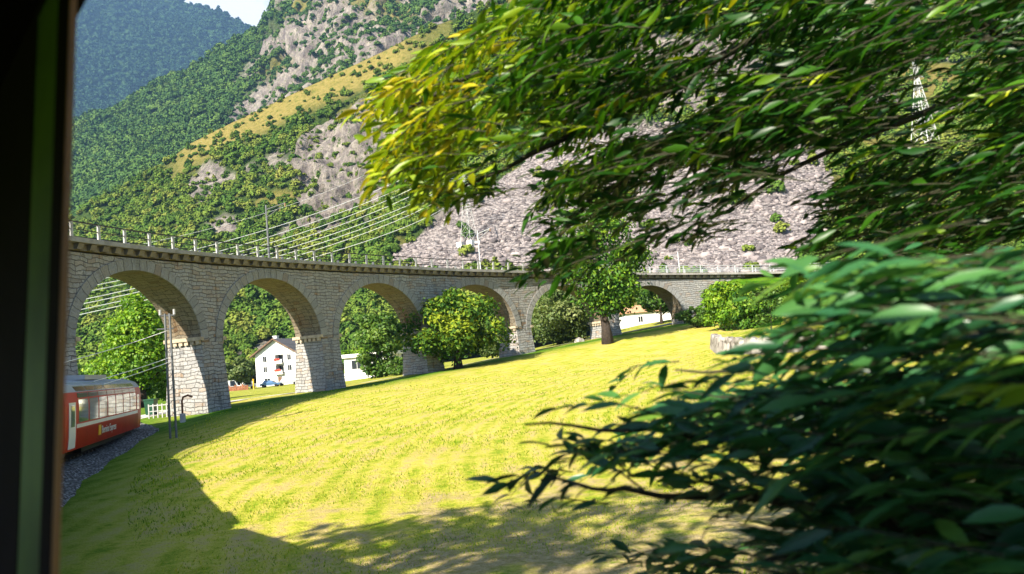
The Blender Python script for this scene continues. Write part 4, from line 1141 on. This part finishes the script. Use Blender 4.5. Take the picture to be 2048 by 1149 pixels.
# our own carriage: the post of its window frames the view
our = empty('train_carriage', (0, 0, 0), 0, label='dark window post and pane of the carriage the view is taken from', cat='train carriage')
oh = PHI0 + .5*(4.)/RT
fwd = Vector((sin(oh), cos(oh), 0)); rgt = Vector((cos(oh), -sin(oh), 0))
cant = radians(3.6)
upv = (Vector((0, 0, 1))*cos(cant) + rgt*sin(cant)).normalized(); rg2 = fwd.cross(upv).normalized()
Mo = Matrix((( fwd.x, rg2.x, upv.x, 0), (fwd.y, rg2.y, upv.y, 0), (fwd.z, rg2.z, upv.z, EYE), (0, 0, 0, 1)))
our.matrix_world = Mo          # local x forward, y right, z up, origin at the eye
WY = .34                       # window plane, metres right of the eye
def at_s(px): return None
S0 = 1.92                      # forward edge of the window opening
b = MB()
x_a, x_b = -1.1, 15.9; sill, head = -1.05, 1.02; roofz = 1.09; lw = WY - 2.62
# side wall in the window plane, below / above the openings
b.box(x_a, x_b, WY, WY+.07, -2.0, sill).box(x_a, x_b, WY, WY+.07, head, roofz)
b.box(S0+.42, S0+1.2, WY-.012, WY+.003, sill, head).box(x_a, x_a+.1, WY, WY+.07, sill, head)
for k in range(1, 6): b.box(S0+1.2+k*2.2-.2, S0+1.2+k*2.2, WY, WY+.07, sill, head)
b.box(x_a, x_b, lw-.07, lw, -2.0, -.9).box(x_a, x_b, lw-.07, lw, .5, roofz)
for k in range(0, 8): b.box(x_a+k*2.2, x_a+k*2.2+.25, lw-.07, lw, -.9, .5)
b.box(x_a, x_b, lw-.07, WY+.07, roofz, roofz+.12).box(x_a, x_b, lw, WY, -2.0, -1.9)
b.box(x_a-.06, x_a, lw-.07, WY+.07, -2.0, roofz+.12).box(x_b, x_b+.06, lw-.07, WY+.07, -2.0, roofz+.12)
b.build('body', [M['interior']], our)
MB().box(S0, S0+.12, WY-.012, WY+.003, sill, head).build('window_frame', M['interior'], our)
MB().box(S0-.016, S0, WY-.010, WY+.003, sill, head).build('window_seal', M['brown_trim'], our)
MB().box(S0+.122, S0+.418, WY-.010, WY+.003, sill, head).build('window_post', M['green_reflection'], our)  # strip in the post with the outdoor reflection painted on
MB().box(x_a+.1, S0-.018, WY-.004, WY, sill+.002, head-.002).build('window_pane', M['pane'], our)

# ------------------------------------------------------------------ foliage sweeping past the window
tdir = Vector((sin(PHI0+.03), cos(PHI0+.03), 0))
def sprays(tree, poly, count, Yr, leaf, spread, tints, dens=None, nl=(8, 13), twl=(.45, .9), seed=1, up=.0):
    """twigs with leaves inside a volume, trailing along the line of travel"""
    r = np.random.default_rng(seed); C = []; D = []; N = []; L = []; tint = []; tw = MB(); bases = []
    xs = [p[0] for p in poly]; ys = [p[1] for p in poly]; k = 0
    while k < count:
        px, py = r.uniform(min(xs), max(xs)), r.uniform(min(ys), max(ys))
        if not inpoly(px, py, poly): continue
        pf = 1. if dens is None else dens(px, py)
        if r.uniform() > pf: continue
        Yd = r.uniform(*Yr(px, py)); p = at(px, py, Yd)
        if (p - Vector((0, 0, EYE))).dot(rgt) < WY + .75: k += 1; continue
        d = (tdir + Vector(r.normal(size=3))*spread + Vector((0, 0, up))).normalized()
        ln = r.uniform(*twl); a_ = p - d*ln*.6; mid = p + Vector((0, 0, .03)); e = p + d*ln*.4 - Vector((0, 0, .05))
        tw.tube([a_, mid, e], [.0042, .003, .0012], 4); bases.append(a_)
        n = r.integers(*nl); tt = tints(px, py, r)
        for q in range(n):
            f = (q+.7)/n; s = a_.lerp(mid, f/.6) if f < .6 else mid.lerp(e, (f-.6)/.4)
            sd = d.cross(Vector((0, 0, 1))).normalized()*(1 if q % 2 else -1)
            ld = (d*.95 + sd*r.uniform(.05, .6) + Vector(r.normal(size=3))*.22 + Vector((0, 0, -.12))).normalized()
            ll = r.uniform(*leaf)
            nn = (Vector((0, 0, 1)) + Vector(r.normal(size=3))*.55 - rgt*.25 + Vector((0, 0, EYE))*0).normalized()
            C.append(s + ld*ll*.55); D.append(ld); N.append(nn); L.append(ll); tint.append(tt + r.normal()*.10)
        k += 1
    C, D, N = np.array(C), np.array(D), unit(np.array(N)); L = np.array(L); tint = np.clip(np.array(tint), 0, 1)
    S = unit(np.cross(N, D)); N = np.cross(D, S); W = L*r.uniform(.20, .32, len(L))
    a = lambda f, wf, nf: C + D*(L*(f-.5))[:, None] + S*(W*wf)[:, None] + N*(L*nf)[:, None]
    V = np.stack([a(0, 0, 0), a(.22, .36, .05), a(.22, -.36, .05), a(.5, .5, .03), a(.5, -.5, .03), a(.78, .30, -.04), a(.78, -.30, -.04), a(1, 0, -.13), a(.5, 0, -.01), a(.22, 0, .01), a(.78, 0, -.07)], 1)
    n = len(L); base = np.arange(n)[:, None]*11
    q4 = np.array([(9, 1, 3, 8), (2, 9, 8, 4), (8, 3, 5, 10), (4, 8, 10, 6)]); q3 = np.array([(0, 1, 9, 9), (2, 0, 9, 9), (10, 5, 7, 7), (6, 10, 7, 7)])
    F = np.concatenate([(base[:, :, None] + q4[None]).reshape(-1, 4)], 0)
    F3 = (base[:, :, None] + q3[None]).reshape(-1, 4)[:, :3]
    me = bpy.data.meshes.new('foliage'); V = V.reshape(-1, 3)
    off = np.array(tree.location); V = V - off
    nl_ = F.size + F3.size
    me.vertices.add(len(V)); me.vertices.foreach_set('co', V.astype(np.float32).ravel())
    me.loops.add(nl_); me.loops.foreach_set('vertex_index', np.concatenate([F.ravel(), F3.ravel()]).astype(np.int32))
    me.polygons.add(len(F)+len(F3))
    me.polygons.foreach_set('loop_start', np.concatenate([np.arange(len(F))*4, F.size + np.arange(len(F3))*3]).astype(np.int32))
    me.polygons.foreach_set('loop_total', np.concatenate([np.full(len(F), 4), np.full(len(F3), 3)]).astype(np.int32))
    me.polygons.foreach_set('use_smooth', np.ones(len(F)+len(F3), dtype=bool))
    at_ = me.attributes.new('tint', 'FLOAT', 'POINT'); at_.data.foreach_set('value', np.repeat(tint, 11).astype(np.float32))
    me.update(calc_edges=True); me.validate()
    return me, tw, bases
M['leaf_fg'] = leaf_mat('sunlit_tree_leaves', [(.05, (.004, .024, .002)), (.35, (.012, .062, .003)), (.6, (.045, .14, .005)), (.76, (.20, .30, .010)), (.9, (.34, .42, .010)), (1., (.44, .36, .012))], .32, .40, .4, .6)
M['leaf_sh'] = leaf_mat('bush_leaves', [(.05, (.010, .05, .020)), (.4, (.03, .13, .045)), (.7, (.08, .22, .05)), (.95, (.18, .30, .03))], .35, .35, .5, .6)
UP = [(755, 175), (900, 85), (1080, 0), (1120, -80), (2200, -80), (2200, 600), (1720, 560), (1640, 505), (1668, 430), (1650, 290), (1560, 325), (1455, 400), (1440, 470), (1290, 500), (1180, 545), (1060, 560), (1100, 470), (1090, 390), (1130, 290), (1090, 262), (980, 385), (900, 410), (830, 385), (765, 330), (790, 260)]
def dens_up(px, py):
    n = mnoise.noise(Vector((px*.006 + py*.003, py*.012, 3.3)))
    d = .58 + 1.1*n
    if hypot((px-1850)/90, (py-210)/150) < 1: d *= .04
    if hypot((px-1400)/60, (py-85)/45) < 1 or hypot((px-1990)/60, (py-80)/45) < 1: d *= .2
    if 1165 < px < 1305 and py > 425: d *= .03
    if px < 900: d *= .9
    if px > 1660 and 380 < py: d *= .8
    return d
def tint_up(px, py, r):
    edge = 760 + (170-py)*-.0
    e = sstep(640, 0, px-760 + max(0, py-260)*.8)           # sunlight on the tips put into the tint: yellower and brighter
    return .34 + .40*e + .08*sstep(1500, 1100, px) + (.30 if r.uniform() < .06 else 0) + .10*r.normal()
trunkU = Vector((6.2, 6.6, gz(6.2, 6.6)))
tu = empty('chestnut_tree', trunkU, 0, label='big leafy tree whose branches sweep in from upper right', cat='tree')
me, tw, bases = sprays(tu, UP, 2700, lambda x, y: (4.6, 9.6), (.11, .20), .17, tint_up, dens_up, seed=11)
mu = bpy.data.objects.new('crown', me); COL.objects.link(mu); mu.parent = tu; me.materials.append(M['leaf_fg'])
tw.v = [tuple(Vector(p)-trunkU) for p in tw.v]; tw.build('twigs', M['bark_pale'], tu)
def limb(tree, pts, r0, r1, name='branch', mat='bark_pale'):
    P_ = [at(*p) if len(p) == 3 else Vector(p[:3]) for p in pts]; n = len(P_); Q = []
    for i in range(n-1):
        for k in range(5): Q.append(P_[i].lerp(P_[i+1], k/5) + Vector((0, 0, .012*sin(i*3+k*1.3))))
    Q.append(P_[-1]); R_ = [r0 + (r1-r0)*i/(len(Q)-1) for i in range(len(Q))]
    MB().tube([q-Vector(tree.location) for q in Q], R_, 7).build(name, M[mat], tree, True)
crownfork = trunkU + Vector((-.3, .2, 4.6)); cf4 = (*crownfork, 0)
limb(tu, [(*trunkU, 0), (*(trunkU + Vector((.1, 0, 2.2))), 0), cf4], .26, .13, 'trunk', 'bark')
limb(tu, [cf4, (1800, -60, 6.6), (1390, 140, 6.2), (1060, 310, 6.0), (900, 390, 6.0)], .06, .008)
limb(tu, [cf4, (1900, 30, 6.8), (1480, 230, 6.4), (1180, 400, 6.4), (1080, 520, 6.4)], .06, .008)
limb(tu, [cf4, (1950, 180, 7.0), (1600, 330, 7.2), (1420, 440, 7.4)], .05, .008)
limb(tu, [cf4, (1700, -60, 6.0), (1250, 20, 5.6), (900, 170, 5.4), (780, 240, 5.3)], .05, .006)
limb(tu, [cf4, (2040, 300, 7.0), (1800, 450, 7.0), (1650, 520, 7.0)], .05, .008)

LO = [(985, 848), (1120, 820), (1150, 765), (1300, 725), (1440, 715), (1600, 712), (1660, 650), (1560, 600), (1640, 530), (1720, 545), (2200, 500), (2200, 1260), (1330, 1260), (1230, 1090), (1100, 1010), (1045, 955), (1180, 905), (1140, 865)]
def dens_lo(px, py):
    n = mnoise.noise(Vector((px*.004, py*.013, 8.1)))
    n += .45*mnoise.noise(Vector((px*.011, py*.034, 2.1)))
    d = sstep(.12, .42, n + .52*sstep(1150, 1950, px) - .06) + .03
    if 1040 < px < 1560 and 835 < py < 1000: d = max(d, .55 if n > -.12 else .08)
    if px > 1650 and py > 640: d = max(d, .36 + .3*sstep(700, 950, py))
    if py > 1010 and px < 1700: d *= .45
    return d
def tint_lo(px, py, r): return .40 + .16*r.normal() + (.35 if r.uniform() < .10 else 0) - .10*sstep(800, 1050, py) + .12*sstep(760, 560, py)*sstep(1300, 1500, px)  # sunlit top and shaded bottom of the bush put into the leaf tint
bl0 = Vector((3.9, 2.6, gz(3.9, 2.6)))
bu = empty('hazel_bush', bl0, 0, label='large shaded dark green bush close beside the train at lower right', cat='bush')
me, tw, bases = sprays(bu, LO, 660, lambda x, y: (2.1 + .9*sstep(1800, 1000, x), 4.6), (.10, .20), .13, tint_lo, dens_lo, seed=5)
mb_ = bpy.data.objects.new('foliage', me); COL.objects.link(mb_); mb_.parent = bu; me.materials.append(M['leaf_sh'])
tw.v = [tuple(Vector(p)-bl0) for p in tw.v]; tw.build('twigs', M['bark_pale'], bu)
b4 = (*(bl0 + Vector((0, 0, .1))), 0)
for pts in [[b4, (2000, 1000, 3.0), (1700, 900, 3.1), (1300, 860, 3.2), (1050, 850, 3.3)], [b4, (1950, 1080, 2.8), (1600, 1010, 2.9), (1250, 980, 3.0), (1080, 960, 3.0)], [b4, (2040, 850, 3.2), (1800, 700, 3.4), (1560, 640, 3.6)], [b4, (1950, 760, 3.0), (1650, 740, 3.2), (1350, 740, 3.4)], [b4, (2000, 1150, 2.6), (1650, 1120, 2.6), (1400, 1130, 2.6)]]:
    limb(bu, pts, .03, .004)

# ------------------------------------------------------------------ stubble of the mown meadow
n = 95000
r_ = 10.5*np.exp(rng.uniform(0, 1, n)*np.log(62/10.5)); a_ = np.radians(rng.uniform(-34, 34, n))
gx, gy = r_*np.sin(a_), r_*np.cos(a_)
ok = np.hypot(gx-CX, gy-CY) < 66.5
rt = np.hypot(gx-TC.x, gy-TC.y); ok &= rt < RT + .92 - 3.9
gx, gy = gx[ok], gy[ok]; n = len(gx); g0 = gz_np(gx, gy)
V = []; hgt = rng.uniform(.02, .065, n)*np.clip(r_[ok]/22, .7, 1.6); an = rng.uniform(0, 2*pi, n); wd = hgt*.28
tx, ty = np.cos(an), np.sin(an); lx, ly = rng.normal(size=n)*.5*hgt, rng.normal(size=n)*.5*hgt
V = np.stack([np.stack([gx-tx*wd, gy-ty*wd, g0-.01], 1), np.stack([gx+tx*wd, gy+ty*wd, g0-.01], 1), np.stack([gx+lx, gy+ly, g0+hgt], 1)], 1).reshape(-1, 3)
M['blades'] = leaf_mat('grass_blades', [(.1, (.05, .15, .004)), (.45, (.25, .37, .012)), (.65, (.48, .47, .04)), (1., (.56, .45, .13))], .5, .6, .2, .5)
tag(np_mesh('grass', V, np.arange(n*3).reshape(-1, 3), M['blades'], {'tint': np.repeat(np.clip(.5 - .42*np.clip(-(gx+8+.35*(gy-20))/4, 0, 1) + .2*rng.normal(size=n), 0, 1), 3)}), kind='stuff')  # blades tinted darker towards the track, painting in the train's shade

# ------------------------------------------------------------------ the valley's hazy air
hz = bpy.data.materials.new('valley_haze'); hz.use_nodes = True; ht = hz.node_tree; ht.nodes.clear()
ho_ = ht.nodes.new('ShaderNodeOutputMaterial'); pv = ht.nodes.new('ShaderNodeVolumePrincipled')
pv.inputs['Color'].default_value = (.30, .56, 1., 1); pv.inputs['Density'].default_value = 1.15e-4; pv.inputs['Anisotropy'].default_value = .2
ht.links.new(pv.outputs[0], ho_.inputs['Volume'])
tag(MB().box(-7000, 7000, -6000, 7500, -60, 1900).build('haze', hz), kind='stuff')
